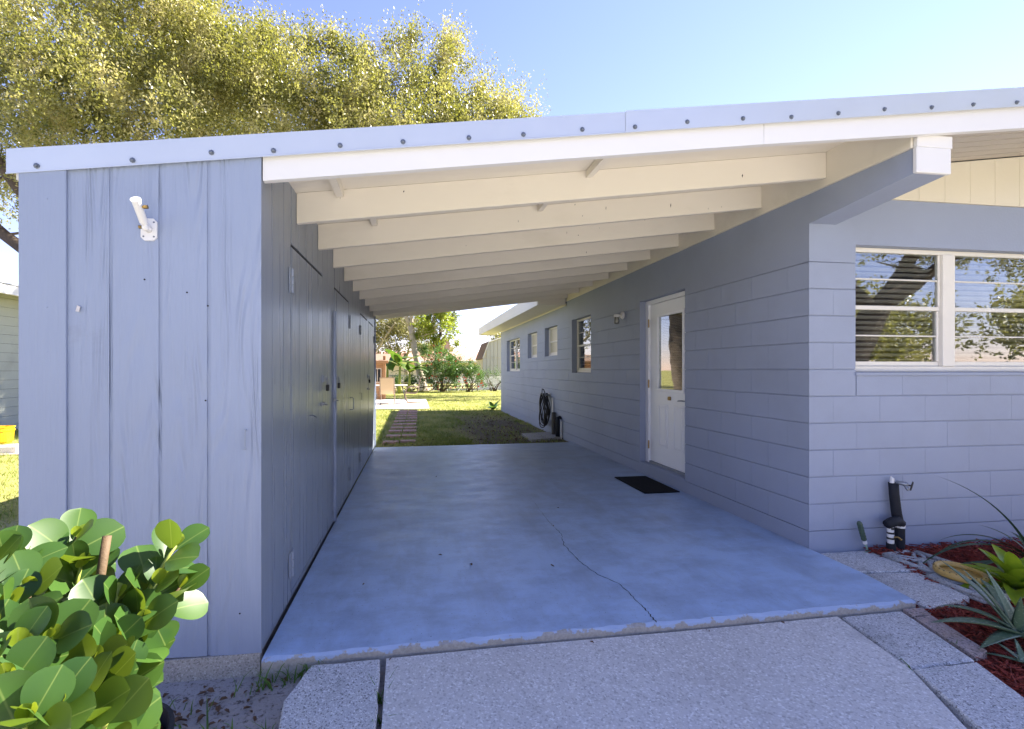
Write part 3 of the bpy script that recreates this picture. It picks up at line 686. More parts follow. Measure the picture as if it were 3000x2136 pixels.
# cream boards in the gable above the front wall and a ribbed soffit
x = XW+.24; gb = [x]
while x < 11.5: x = x+.235; gb.append(min(x, 11.8))
RIDGE = 7.5
def gtop(x): return roofz(x)-.1 if x < RIDGE else roofz(2*RIDGE-x)-.1
for i, (a, b_) in enumerate(zip(gb[:-1], gb[1:])):
    if i > 11: break
    m = MB(); a2, b2 = a+.0012, b_-.0012
    vs_ = [(a2, YC-.014, 2.657), (b2, YC-.014, 2.657), (b2, YC-.014, gtop(b2)), (a2, YC-.014, gtop(a2))]
    m.add(vs_+[(p[0], YC+.02, p[2]) for p in vs_], [(0, 1, 2, 3), (7, 6, 5, 4)]+[(j, (j+1) % 4, 4+(j+1) % 4, 4+j) for j in range(4)])
    m.build('gable_board', MAT['creamside'], house)
m = MB(); m.add([(XW+.24, YC+.021, 2.656), (11.9, YC+.021, 2.656), (11.9, YC+.021, gtop(11.9)), (RIDGE, YC+.021, gtop(RIDGE)), (XW+.24, YC+.021, gtop(XW+.24))], [(0, 1, 2, 3, 4)]); m.build('gable_backing', MAT['creamside'], house, fixn=False)
m = MB(); m.add([(XW+.1, Y1-.1, 2.6), (11.9, Y1-.1, 2.6), (11.9, Y1-.1, gtop(11.9)), (RIDGE, Y1-.1, gtop(RIDGE)), (XW+.1, Y1-.1, gtop(XW+.1))], [(0, 1, 2, 3, 4)]); m.build('rear_gable', MAT['creamside'], house, fixn=False)
for k in range(8):
    y0, y1 = 2.39+k*.093, 2.39+(k+1)*.093-.014; m = MB(); z = lambda x: roofz(x)-.095
    pts = [(3.205, y0), (RIDGE, y0), (RIDGE, y1), (3.205, y1)]
    m.prism(pts, lambda x, y: z(x), lambda x, y: z(x)+.012); m.build('soffit_board', MAT['soffit'], house)
m = MB(); m.prism([(3.205, 2.39), (RIDGE, 2.39), (RIDGE, YC-.016), (3.205, YC-.016)], lambda x, y: roofz(x)-.081, lambda x, y: roofz(x)-.075); m.build('soffit_backing', MAT['slot'], house)
# main roof (house part) and rear eave
m = MB(); T = .028
def roofpoly(m, poly, mir=False):
    f = (lambda x: roofz(2*RIDGE-x)) if mir else roofz
    m.prism(poly, lambda x, y: f(x), lambda x, y: f(x)+T)
roofpoly(m, [(3.12, 2.345), (RIDGE, 2.345), (RIDGE, 16.75), (3.12, 16.75)]); roofpoly(m, [(RIDGE+.001, 2.345), (12.9, 2.345), (12.9, 16.75), (RIDGE+.001, 16.75)], True)
roofpoly(m, [(2.40, 8.735), (3.119, 8.735), (3.119, 16.75), (2.40, 16.75)]); m.build('roof', MAT['roof'], house)
m = MB(); m.cbox(2.375, 2.398, 8.74, 16.77, 2.585, roofz(2.4)+.01, .003); m.build('eave_fascia', MAT['white'], house)
m = MB(); m.box(2.399, XW-.001, 8.74, 16.74, 2.612, 2.624); m.build('eave_soffit', MAT['cream'], house)
m = MB(); m.cbox(2.40, XW-.021, 8.738, 8.75, 2.60, 2.875, .002); m.build('soffit_end', MAT['cream'], house)
m = MB(); m.cbox(2.40, XW+.02, 16.742, 16.765, 2.585, 2.84, .003); m.build('rake_board', MAT['white'], house)
m = MB(); m.cbox(XW-.022, XW-.0015, 8.74, Y1, 2.585, 2.611, .003); m.build('frieze_moulding', MAT['creamside'], house)

# ------------------------------------------------------------------ carport roof
carport = thing('carport_roof', 'white and cream open rafter roof over the blue painted slab', 'carport', (1.1, 5.5, 2.3))
for y in [2.981+.6265*i for i in range(10)]:
    m = MB(); xa, xb = shx(y)+.003, XW-.0205; y0, y1 = y-.002, y+.038
    c = .003
    for (q0, q1) in (((y0, y1)),): pass
    vs_ = [(xa, y0, rafz(xa)+c), (xa, y0+c, rafz(xa)), (xa, y1-c, rafz(xa)), (xa, y1, rafz(xa)+c), (xa, y1, roofz(xa)-.002), (xa, y0, roofz(xa)-.002)]
    vs2 = [(xb, p[1], p[2]+(rafz(xb)-rafz(xa))) for p in vs_]
    m.add(vs_+vs2, [tuple(range(6)), tuple(range(6, 12))]+[(i, (i+1) % 6, 6+(i+1) % 6, 6+i) for i in range(6)])
    m.build('rafter', MAT['cream'], carport)
m = MB(); m.prism([(-1.745, 2.345), (3.119, 2.345), (3.119, 8.73), (-1.745, 8.73)], lambda x, y: roofz(x), lambda x, y: roofz(x)+.006); m.build('roof_deck', MAT['cream'], carport)
m = MB(); m.prism([(-1.75, 2.342), (3.119, 2.342), (3.119, 8.734), (-1.75, 8.734)], lambda x, y: roofz(x)+.0065, lambda x, y: roofz(x)+.028); m.build('roof_sheet', MAT['roof'], carport)
# blocking pieces under the deck between fascia and first rafter
for (x, y0, y1) in ((-.46, 2.385, 2.975), (1.14, 2.385, 2.975), (-.30, 3.02, 3.60), (.98, 3.02, 3.60)):
    m = MB(); m.prism([(x, y0), (x+.042, y0), (x+.042, y1), (x, y1)], lambda a, b_: roofz(a)-.05, lambda a, b_: roofz(a)-.002); m.build('blocking', MAT['cream'], carport)
rr = random.Random(17)
for k in range(16):                                   # small splits and knots in the rafter faces
    y = 2.981+.6265*rr.choice((0, 0, 0, 1, 1, 2, 3)); x = rr.uniform(-.5, 2.7); z = rafz(x)+rr.uniform(.03, .17); h = rr.uniform(.004, .022); w = rr.uniform(.0012, .005); y0 = y-.0021
    m = MB(); m.add([(x-w, y0-.0006, z), (x, y0-.0006, z-h), (x+w, y0-.0006, z+.002), (x+w*.4, y0-.0006, z+h)], [(0, 1, 2, 3)]); m.build('wood_split', MAT['slot'], carport, fixn=False)
def rake(m, xa, xb, ya, yb, f0, f1, n=1):
    for i in range(n):
        a, b_ = xa+(xb-xa)*i/n, xa+(xb-xa)*(i+1)/n
        m.prism([(a, ya), (b_, ya), (b_, yb), (a, yb)], lambda x, y: f0(x), lambda x, y: f1(x))
fb = lambda x: rafz(x)+.004-(.011*max(0, x-2.6))
m = MB(); rake(m, -.70, 1.92, 2.342, 2.3765, fb, lambda x: roofz(x)-.001); m.build('fascia', MAT['white'], carport)
m = MB(); rake(m, 1.922, 7.45, 2.342, 2.3765, fb, lambda x: roofz(x)-.001); m.build('fascia', MAT['white'], carport)
m = MB(); rake(m, -1.76, 1.131, 2.3225, 2.3265, lambda x: roofz(x)-.073, lambda x: roofz(x)+.034); rake(m, -1.76, 1.131, 2.327, 2.43, lambda x: roofz(x)+.030, lambda x: roofz(x)+.034)
rake(m, -1.76, 1.131, 2.3185, 2.322, lambda x: roofz(x)-.077, lambda x: roofz(x)-.071); m.build('flashing', MAT['flash'], carport)
m = MB(); rake(m, 1.105, 7.45, 2.318, 2.3215, lambda x: roofz(x)-.076, lambda x: roofz(x)+.038); rake(m, 1.132, 7.45, 2.322, 2.43, lambda x: roofz(x)+.0345, lambda x: roofz(x)+.038); m.build('flashing', MAT['flash'], carport)
scm = MB(); scm.lathe([(.0125, 0), (.0125, -.003), (.0075, -.0035), (.007, -.010), (.004, -.012)], (0, 0, 0), 8, 'y'); scme = scm.mesh('screw', MAT['screw'], origin=(0, 0, 0))[0]
for x in (-1.64, -1.253, -.919, -.646, -.342, -.044, .28, .558, .869, 1.155, 1.45, 1.775, 2.067, 2.36, 2.657, 2.97, 3.255, 3.562, 3.86):
    shared('screw', scme, carport, (x, 2.3222 if x < 1.1 else 2.318, roofz(x)-.047+random.uniform(-.006, .006)))
m = MB(); m.cbox(-1.75, -1.735, 2.36, 8.73, 2.19, roofz(-1.74), .002); m.build('eave_board', MAT['white'], carport)

# ------------------------------------------------------------------ storage shed
shed = thing('storage_shed', 'blue grey wood sided storage shed with padlocked doors under the carport roof', 'shed', (-1.2, 5.3, 0))
YS = 2.335
m = MB()
m.prism([(-1.70, YS+.012), (-.712, YS+.012), (-.712+.0606, 8.355), (-1.70, 8.355)], lambda x, y: .01, lambda x, y: roofz(x)-.004); m.build('wall_core', MAT['slot'], shed)
m = MB(); m.prism([(-1.715, YS-.004), (-.709, YS-.004), (-.709, YS+.03), (-.735, YS+.04), (-.735+.0606, 8.37), (-1.715, 8.37)], -.2, .009); m.build('footing', MAT['rawconcrete'], shed)
fx = [-1.525, -1.342, -1.136, -.929, -.7055]
def zc_(x): return roofz(x)-.004
zb0 = lambda x: .035-.03*(x+1.7)
for a, b_ in zip(fx[:-1], fx[1:]):
    g = .0075 if b_ < -.72 else 0
    m = MB(); ch = .002
    pts = [(a, YS), (b_-g*2+.0, YS), (b_-g*2, YS+.0119), (a, YS+.0119)]
    m.prism(pts, lambda x, y: zb0(x), lambda x, y: zc_(x)); 
    if g: m.prism([(b_-g*2, YS+.005), (b_, YS+.005), (b_, YS+.0119), (b_-g*2, YS+.0119)], lambda x, y: zb0(x), lambda x, y: zc_(x))
    m.build('siding_board', MAT['siding'], shed)
m = MB(); m.prism([(-1.712, YS-.0115), (-1.526, YS-.0115), (-1.526, YS+.0118), (-1.712, YS+.0118)], lambda x, y: zb0(x)-.005, lambda x, y: zc_(x)); m.build('corner_board', MAT['trimboard'], shed)
m = MB(); m.box(-1.712, -1.702, YS+.012, 8.36, .02, 2.24); m.build('side_sheet', MAT['siding'], shed)
gy = [2.336, 2.508, 2.712, 2.878, 3.047, 3.237, 3.43, 3.615, 3.791, 3.977, 4.148, 4.300]
y = 4.300
while y < 8.1: y += .1775+random.uniform(-.012, .012); gy.append(y)
gy[-1] = 8.36
DOORS = [(2.852, 3.772), (4.290, 5.205), (6.195, 7.06), (7.26, 8.06)]
DZ0, DZ1 = .055, 2.058
def plank(parent, name, y0, y1, z0, z1, x_off=0., groove=.008, edge=0.):
    m = MB(); x0 = shx((y0+y1)/2)+x_off; f = lambda yy: shx(yy)+x_off
    def slab_(a, b_, d):
        vs_ = []
        for yy in (a, b_):
            for z in (z0, z1 if z1 else roofz(-.68)-.004): vs_ += [(f(yy)-d, yy, z), (f(yy)-.0135-x_off, yy, z)]
        m.add(vs_, [(0, 1, 3, 2), (4, 6, 7, 5), (0, 2, 6, 4), (1, 5, 7, 3), (0, 4, 5, 1), (2, 3, 7, 6)])
    slab_(y0, y1-groove, 0.); slab_(y1-groove, y1, .0055)
    return m.build(name, MAT['gloss'], parent)
doors = []
for (a, b_) in DOORS:
    m = MB(); m.prism([(shx(a)-.0128, a+.004), (shx(a)-.0122, a+.004), (shx(b_)-.0122, b_-.004), (shx(b_)-.0128, b_-.004)], DZ0, DZ1); doors.append(m.build('door', MAT['slot'], shed))
for a, b_ in zip(gy[:-1], gy[1:]):
    segs = [(a, b_)]
    cuts = sorted(set([a, b_]+[q for dd in DOORS for q in dd if a < q < b_]))
    for p, q in zip(cuts[:-1], cuts[1:]):
        if q-p < .004: continue
        mid = (p+q)/2; di = next((i for i, dd in enumerate(DOORS) if dd[0] < mid < dd[1]), None); g = .008 if q == b_ else 0
        if di is None: plank(shed, 'siding_board', p, q, .012, None, 0, g)
        else:
            dd = DOORS[di]; p2 = p+.005 if p == dd[0] else p; q2 = q-.005 if q == dd[1] else q
            plank(doors[di], 'door_board', p2, q2, DZ0, DZ1, .0025, g if q2 == q else 0)
            plank(shed, 'siding_board', p, q, DZ1+.022, None, 0, g); plank(shed, 'sill_board', p, q, .012, DZ0-.008, 0, g)
m = MB(); m.prism([(shx(4.25)+.001, 4.262), (shx(4.25)+.024, 4.262), (shx(4.28)+.024, 4.286), (shx(4.28)+.001, 4.286)], .01, 1.86); m.build('door_stop', MAT['siding'], shed)
m = MB(); m.prism([(shx(8.3)+.0005, 8.31), (shx(8.3)+.016, 8.31), (shx(8.36)+.016, 8.372), (-1.715, 8.372), (-1.715, 8.361), (shx(8.36), 8.361)], .01, lambda x, y: roofz(x)-.004); m.build('end_board', MAT['siding'], shed)
# ironmongery on the shed doors
def hinge(parent, y, z, h=.145):
    x = shx(y)+.004; m = MB(); m.cbox(x-.002, x+.004, y-.045, y-.008, z-h/2, z+h/2, .001); m.cbox(x-.002, x+.004, y+.008, y+.045, z-h/2, z+h/2, .001)
    for k in (-1, 0, 1): m.tube([(x+.006, y, z+k*h/3-h/6.5), (x+.006, y, z+k*h/3+h/6.5)], .0085, 8)
    m.build('hinge', MAT['bluemetal'], parent)
hinge(doors[0], 2.852, 1.86); hinge(doors[0], 2.852, .218); hinge(doors[1], 5.222, 1.862); hinge(doors[1], 5.222, .22); hinge(doors[2], 6.185, 1.855, .12); hinge(doors[2], 6.185, .22, .12); hinge(doors[3], 8.075, 1.85, .12); hinge(doors[3], 8.075, .22, .12)
def hasp(parent, y, z, locked=True):
    x = shx(y)+.003; m = MB(); m.cbox(x, x+.005, y-.06, y-.028, z-.03, z+.03, .001); m.cbox(x+.005, x+.012, y-.03, y+.055, z-.024, z+.024, .002)
    m.tube([(x, y+.03, z), (x+.03, y+.03, z+.004), (x+.03, y+.03, z-.012), (x, y+.03, z-.008)], .004, 6); h = m.build('hasp', MAT['bluemetal'], parent)
    pl = MB(); cy = y+.03; pl.tube([(x+.024, cy-.016, z-.035), (x+.024, cy-.016, z-.005), (x+.024, cy-.009, z+.010), (x+.024, cy+.009, z+.010), (x+.024, cy+.016, z-.005), (x+.024, cy+.016, z-.035)], .0042, 7); p = pl.build('padlock', MAT['steel'], h, smooth=True) if False else None
    return h
def padlock(y, z, label):
    x = shx(y)+.030; t = thing('padlock', label, 'padlock', (x, y, z-.09), 'padlocks on the shed doors')
    m = MB(); m.tube([(x, y-.016, z-.036), (x, y-.016, z-.006), (x, y-.010, z+.009), (x, y+.010, z+.009), (x, y+.016, z-.006), (x, y+.016, z-.036)], .0042, 7); m.build('shackle', MAT['steel'], t, smooth=True)
    m = MB(); m.cbox(x-.011, x+.011, y-.022, y+.022, z-.085, z-.036, .004); m.build('lock_body', MAT['black'], t)
hasp(doors[0], 3.80, 1.275); padlock(3.83, 1.262, 'small black padlock hanging from the hasp of the shed door next to the front corner')
hasp(doors[1], 4.335, 1.275); padlock(4.37, 1.262, 'small black padlock with bright shackle on the shed door beside the raised stop strip')
hasp(doors[2], 7.10, 1.25); padlock(7.13, 1.236, 'small black padlock on the farthest hasp of the shed wall')
def bolt(parent, y, z):
    x = shx(y)+.003; m = MB(); m.cbox(x, x+.004, y-.045, y+.045, z-.016, z+.016, .001); m.tube([(x+.012, y-.06, z), (x+.012, y+.06, z)], .0065, 8)
    m.cbox(x+.004, x+.019, y-.035, y-.022, z-.011, z+.011, .002); m.cbox(x+.004, x+.019, y+.018, y+.031, z-.011, z+.011, .002); m.tube([(x+.012, y-.004, z), (x+.04, y-.004, z-.01)], .005, 6); m.build('barrel_bolt', MAT['steel'], parent)
bolt(doors[0], 3.765, 1.08); bolt(doors[1], 4.286, 1.078); bolt(doors[2], 7.08, 1.065)
def pull(parent, y, z, h=.12):
    x = shx(y)+.002; m = MB(); m.tube([(x, y, z), (x+.035, y, z), (x+.04, y, z-.01), (x+.04, y, z-h+.01), (x+.035, y, z-h), (x, y, z-h)], .005, 7); m.build('door_pull', MAT['bluemetal'], parent)
pull(doors[1], 5.25, 1.04, .13)
m = MB(); x = shx(3.32); m.tube([(x, 3.32, 1.03), (x+.03, 3.32, 1.032), (x+.055, 3.30, 1.02)], .004, 6); m.build('hook', MAT['steel'], doors[0])
m = MB(); x = shx(6.14); m.tube([(x, 6.14, 1.045), (x+.03, 6.14, 1.05), (x+.03, 6.14, .96)], .005, 6); m.build('hook', MAT['steel'], shed)
m = MB(); m.tube([(-.771, YS, 1.06), (-.771, YS-.016, 1.062), (-.772, YS-.018, .985), (-.766, YS-.018, .972), (-.779, YS-.018, .972)], .0035, 6); m.build('hook', MAT['bluemetal'], shed)
m = MB(); m.add([(-1.492, YS-.004, 1.605), (-1.474, YS-.012, 1.602), (-1.470, YS-.010, 1.625), (-1.486, YS-.003, 1.632), (-1.492, YS-.001, 1.605), (-1.474, YS-.008, 1.602), (-1.470, YS-.006, 1.625), (-1.486, YS-.0005, 1.632)], [(0, 1, 2, 3), (7, 6, 5, 4), (0, 1, 5, 4), (1, 2, 6, 5), (2, 3, 7, 6), (3, 0, 4, 7)]); m.build('torn_tag', MAT['whitetag'], shed)
for (x, z) in ((-1.60, 2.10), (-1.60, 1.62), (-1.60, 1.42), (-1.21, 1.755), (-.94, 1.64), (-1.03, 1.70), (-.80, .20), (-1.60, .9), (-.95, 1.2)):
    m = MB(); y = YS-.0117 if x < -1.53 else YS-.0005; m.lathe([(.004, .001), (.004, -.0012), (.002, -.0018)], (x, y, z), 8, 'y'); m.build('nail_head', MAT['trimboard'] if x < -1.53 else MAT['slot'], shed)

# ------------------------------------------------------------------ fittings on and by the walls
t = thing('flag_bracket', 'white metal flagpole bracket with rusty thumb screws on the shed front', 'flag bracket', (-1.19, YS, 1.93))
m = MB(); c = .015
pl = [(-1.223+c, 1.932), (-1.155-c, 1.932), (-1.155, 1.932+c), (-1.155, 2.033-c), (-1.155-c, 2.033), (-1.223+c, 2.033), (-1.223, 2.033-c), (-1.223, 1.932+c)]
m.add([(x, YS-.0075, z) for x, z in pl]+[(x, YS-.0005, z) for x, z in pl], [tuple(range(8)), tuple(range(8, 16))]+[(i, (i+1) % 8, 8+(i+1) % 8, 8+i) for i in range(8)]); m.build('plate', MAT['white'], t)
for (x, z) in ((-1.211, 1.950), (-1.167, 1.950), (-1.167, 2.016), (-1.211, 2.016)):
    m = MB(); m.lathe([(.0042, 0), (.0042, -.0015), (.002, -.002)], (x, YS-.0076, z), 8, 'y'); m.build('plate_screw', MAT['screw'], t)
m = MB(); m.lathe([(.013, -.011), (.016, -.008), (.016, .008), (.013, .011)], (-1.188, YS-.033, 1.985), 14, 'x'); m.tube([(-1.188, YS-.006, 1.982), (-1.188, YS-.030, 1.985)], [.016, .012], 10)
m.build('swivel', MAT['white'], t, smooth=True)
m = MB(); a = Vector((-1.190, YS-.036, 1.992)); b_ = Vector((-1.176, YS-.135, 2.075))
m.tube([a, a+(b_-a)*.12, a+(b_-a)*.125, a+(b_-a)*.97, a+(b_-a)*.975, b_], [.010, .013, .0165, .0175, .0205, .0205], 16); d_ = (b_-a).normalized(); m.build('socket', MAT['white'], t, smooth=False)
m = MB(); p = a+(b_-a)*.72; m.tube([p+Vector((.015, 0, 0)), p+Vector((.022, 0, .001))], .005, 8); m.tube([p+Vector((.022, 0, 0)), p+Vector((.038, 0, .001))], .0085, 8); m.build('thumb_screw', MAT['brass'], t)
m = MB(); m.tube([(-1.206, YS-.033, 1.985), (-1.216, YS-.033, 1.985)], .008, 8); m.build('thumb_screw', MAT['brass'], t)

t = thing('wall_light', 'white jelly jar wall light with clear glass beside the entry door', 'wall light', (XW-.06, 6.29, 2.0))
m = MB(); m.lathe([(.055, -.001), (.055, -.010), (.042, -.024), (.020, -.030)], (XW, 6.29, 2.115), 20, 'x'); m.tube([(XW-.026, 6.29, 2.115), (XW-.075, 6.29, 2.112)], .014, 10); m.build('back_plate', MAT['white'], t, smooth=True)
m = MB(); m.lathe([(.012, .145), (.036, .142), (.040, .132), (.040, .105), (.036, .102)], (XW-.095, 6.29, 1.985), 18); m.build('lamp_holder', MAT['white'], t, smooth=True)
m = MB(); m.lathe([(.034, .1015), (.036, .07), (.038, .03), (.034, .012), (.02, .004)], (XW-.095, 6.29, 1.985), 18); m.build('glass_jar', MAT['jarglass'], t, smooth=True)
m = MB(); m.lathe([(.011, .10), (.012, .08), (.022, .055), (.024, .042), (.016, .026), (.004, .022)], (XW-.095, 6.29, 1.987), 12); m.build('bulb', MAT['white'], t, smooth=True)

m = MB(); m.cbox(2.49, 2.905, 4.775, 5.545, .0015, .0125, .004); mo = m.build('door_mat', MAT['mat']); tag(mo, 'black rubber doormat on the slab below the white door', 'doormat')

# hose coiled on the side wall, with the pipes next to it
t = thing('garden_hose', 'black garden hose coiled on a hanger on the house side wall', 'hose', (XW-.12, 9.85, 0))
for i in range(11):
    m = MB(); cy = 9.86+random.uniform(-.04, .04); ry = .155+.011*i*random.uniform(.6, 1.2); x0 = XW-.05-.013*i+random.uniform(-.01, .01); zt = .83+random.uniform(-.02, .02); zb = .10+random.uniform(-.02, .10)+.008*(10-i)
    pts = []
    for k in range(26):
        a = 2*math.pi*k/25; sx = math.sin(a); cz = math.cos(a)
        w = ry*(1.0-.45*max(0, cz)); pts.append((x0+.02*math.sin(3*a+i), cy+sx*w, (zt+zb)/2+cz*(zt-zb)/2))
    m.tube(pts, .0115, 7, cap=False); m.build('hose_loop', MAT['black'], t, smooth=True)
m = MB(); m.tube([(XW-.12, 9.80, .84), (XW-.14, 9.86, .92), (XW-.15, 9.93, .93), (XW-.14, 9.98, .86), (XW-.13, 9.96, .78)], .009, 7); m.build('hose_end', MAT['black'], t, smooth=True)
m = MB(); m.tube([(XW-.001, 9.82, .80), (XW-.17, 9.82, .80), (XW-.18, 9.82, .85)], .012, 8); m.tube([(XW-.001, 9.92, .80), (XW-.17, 9.92, .80), (XW-.18, 9.92, .85)], .012, 8); m.cbox(XW-.012, XW-.001, 9.76, 9.98, .76, .84, .002); m.build('hose_hanger', MAT['steel'], t)
t = thing('standpipe', 'dark grey pipe standing against the side wall right by the hose', 'pipe', (XW-.07, 9.38, 0)); m = MB(); m.lathe([(.045, -.05), (.045, .46), (.040, .465), (.036, .44)], (XW-.06, 9.38, 0), 14); m.build('pipe_sleeve', MAT['darkmetal'], t, smooth=False)
m = MB(); m.tube([(XW-.03, 9.55, 0), (XW-.03, 9.55, .72), (XW-.03, 9.56, .76)], .018, 8); m.build('riser', MAT['pvc'], t)
t = thing('wrapped_pipe', 'short black foam wrapped pipe by the stones under the hose wall', 'pipe', (XW-.08, 9.05, 0)); m = MB(); m.tube([(XW-.08, 9.05, -.05), (XW-.08, 9.05, .33), (XW-.075, 9.06, .38), (XW-.03, 9.07, .40), (XW-.012, 9.07, .36)], [.045, .045, .04, .03, .025], 10); m.build('foam_wrap', MAT['blackfoam'], t, smooth=True)
m = MB(); m.tube([(XW-.03, 8.98, -.04), (XW-.03, 8.98, .32)], .012, 8); m.build('conduit', MAT['pvc'], t)

# garden tap on the front wall
t = thing('garden_tap', 'brass garden tap on a black foam wrapped pipe against the front wall', 'tap', (3.62, 3.08, -.06))
m = MB(); m.tube([(3.655, 3.085, .20), (3.645, 3.088, .26), (3.628, 3.09, .40), (3.622, 3.09, .485)], [.034, .033, .032, .032], 12); m.build('foam_sleeve', MAT['blackfoam'], t, smooth=True)
m = MB(); m.tube([(3.655, 3.07, -.09), (3.655, 3.07, .155)], .031, 12); m.build('foam_sleeve', MAT['blackfoam'], t)
m = MB(); m.tube([(3.56, 3.05, -.09), (3.555, 3.05, .045)], .030, 12); m.build('foam_sleeve', MAT['blackfoam'], t)
m = MB(); m.tube([(3.515, 3.045, .185), (3.56, 3.048, .202), (3.62, 3.06, .205), (3.66, 3.065, .180)], [.032, .036, .036, .032], 10); m.build('foam_elbow', MAT['blackfoam'], t, smooth=True)
m = MB(); m.tube([(3.552, 3.05, .04), (3.545, 3.05, .18)], .021, 10); m.build('white_pipe', MAT['pvc'], t)
m = MB(); m.tube([(3.655, 3.07, .15), (3.655, 3.07, .175)], .032, 10); m.build('white_band', MAT['pvc'], t)
m = MB(); m.tube([(3.612, 3.092, .48), (3.614, 3.094, .515), (3.606, 3.096, .53)], [.016, .014, .004], 8); m.build('foam_filler', MAT['pvc'], t)
for z in (.075, .115, .15):
    m = MB(); m.tube([(3.55, 3.05, z), (3.55, 3.05, z+.014)], .0235, 10); m.build('pipe_band', MAT['black'], t)
m = MB(); m.tube([(3.555, 3.028, .095), (3.575, 3.018, .098), (3.60, 3.015, .078)], [.006, .007, .008], 7); m.build('valve_lever', MAT['brass'], t)
m = MB(); m.tube([(3.625, 3.075, .492), (3.655, 3.035, .488), (3.668, 3.02, .482)], [.014, .016, .013], 10); m.tube([(3.655, 3.035, .485), (3.66, 3.02, .455), (3.662, 3.012, .445)], [.011, .012, .012], 8); m.build('tap_body', MAT['steel'], t, smooth=True)
m = MB()
ax = Vector((.62, -.75, -.22)).normalized(); c0 = Vector((3.668, 3.02, .482))+ax*.02; e1 = ax.cross(Vector((0, 0, 1))).normalized(); e2 = ax.cross(e1)
ringp = [c0+(e1*math.cos(2*math.pi*k/24)+e2*math.sin(2*math.pi*k/24))*(.030+.003*math.cos(6*2*math.pi*k/24)) for k in range(25)]; m.tube(ringp, .0045, 6, cap=False)
for k in range(4): m.tube([c0+(e1*math.cos(math.pi*k/2)+e2*math.sin(math.pi*k/2))*.03, c0-ax*.004], .0035, 5)
m.tube([c0-ax*.022, c0+ax*.004], .006, 7); m.build('hand_wheel', MAT['darkmetal'], t)

t = thing('garden_trowel', 'green handled garden trowel stuck upright in mulch against the front wall', 'trowel', (3.38, 3.10, -.06))
m = MB(); a = Vector((3.318, 3.085, .205)); b_ = Vector((3.368, 3.09, .060)); n_ = 12
rr = [.010]+[.017+.0018*(k % 2) for k in range(n_)]+[.014]; m.tube([a+(b_-a)*(k/(n_+1)) for k in range(n_+2)], rr, 10); m.build('grip', MAT['trowel'], t, smooth=False)
m = MB(); m.tube([b_, b_+(b_-a)*.17], .0155, 10); m.build('collar', MAT['white'], t)
m = MB(); p = b_+(b_-a)*.17; m.tube([p, p+Vector((.022, .004, -.04)), p+Vector((.028, .006, -.075))], [.006, .0065, .006], 8); m.build('neck', MAT['trowelmetal'], t, smooth=True)
m = MB(); q = p+Vector((.028, .006, -.06)); 
for s in (0, 1): pass
vs_ = []
for i in range(6):
    s = i/5
    for k in range(5):
        w = (.034*(1-s**3)+.002)*(k-2)/2; vs_.append((q.x+.03*s+w, q.y-.012*abs(k-2)*.5, q.z-.10*s))
m.add(vs_, [(i*5+k, i*5+k+1, (i+1)*5+k+1, (i+1)*5+k) for i in range(5) for k in range(4)]); n0 = len(vs_); m.add([(v[0], v[1]+.002, v[2]) for v in vs_], [(i*5+k, (i+1)*5+k, (i+1)*5+k+1, i*5+k+1) for i in range(5) for k in range(4)]); m.build('blade', MAT['trowelmetal'], t, smooth=True, fixn=False)

# ornamental concrete blocks lying in the bed
def breeze(loc, rz, label, s=.30):
    t = thing('breeze_block', label, 'breeze block', loc, None); m = MB(); h = .055
    def seg(pts, r_=.016): 
        for z in (.02, .042): m.tube([(p[0], p[1], z) for p in pts], [r_*1.05]*len(pts), 8)
    for a, b_ in (((-s/2, -s/2), (s/2, -s/2)), ((s/2, -s/2), (s/2, s/2)), ((s/2, s/2), (-s/2, s/2)), ((-s/2, s/2), (-s/2, -s/2))): seg([a, ((a[0]+b_[0])/2, (a[1]+b_[1])/2), b_])
    for k in range(4):
        a0 = math.pi/2*k; c_, s_ = math.cos(a0), math.sin(a0)
        pts = [(x*c_-y*s_, x*s_+y*c_) for x, y in ((-s*.48, -s*.48), (-s*.18, -s*.30), (0, -s*.12), (s*.18, -s*.30), (s*.48, -s*.48))]; seg(pts, .013)
        pts = [(x*c_-y*s_, x*s_+y*c_) for x, y in ((-s*.48, -s*.48), (-s*.34, -s*.18), (-s*.10, 0))]; seg(pts, .012)
    m.lathe([(.03, .004), (.036, .02), (.036, .045), (.03, .058)], (0, 0, 0), 12)
    rot = Matrix.Rotation(rz, 4, 'Z'); m.v = [tuple(rot @ Vector(p)+Vector(loc)) for p in m.v]; m.build('casting', MAT['castblock'], t, smooth=True)
breeze((3.60, 2.87, -.062), .12, 'grey cast concrete lattice block half buried in mulch below the garden tap')
breeze((3.54, 2.52, -.068), .10, 'grey cast concrete lattice block under the tan plastic ring')
t = thing('plastic_ring', 'tan yellow round plastic sprinkler ring with a side hole on the mulch', 'sprinkler ring', (3.55, 2.60, -.01))
m = MB(); cx, cy = 3.555, 2.60
prof = [(.100, .010), (.128, .000), (.133, .006), (.131, .034), (.122, .043), (.110, .040), (.100, .030), (.100, .010)]
n = 40; vs_ = []; fs = []; cc = []
for i, (r_, h) in enumerate(prof[:-1]):
    for k in range(n):
        a = 2*math.pi*k/n; x, y = r_*math.cos(a), r_*math.sin(a); vs_.append((cx+x, cy+y, -.004+h+.06*x*0+.05*y))
P = len(prof)-1
for i in range(P):
    for k in range(n): fs.append((i*n+k, i*n+(k+1) % n, ((i+1) % P)*n+(k+1) % n, ((i+1) % P)*n+k))
m.add(vs_, fs); m.lathe([(.001, .012), (.101, .012), (.101, .016), (.001, .016)], (cx, cy, -.004), 30); m.build('ring_body', MAT['tan'], t, smooth=True)
m = MB(); aa = R(-118); px, py = cx+.1335*math.cos(aa), cy+.1335*math.sin(aa); 
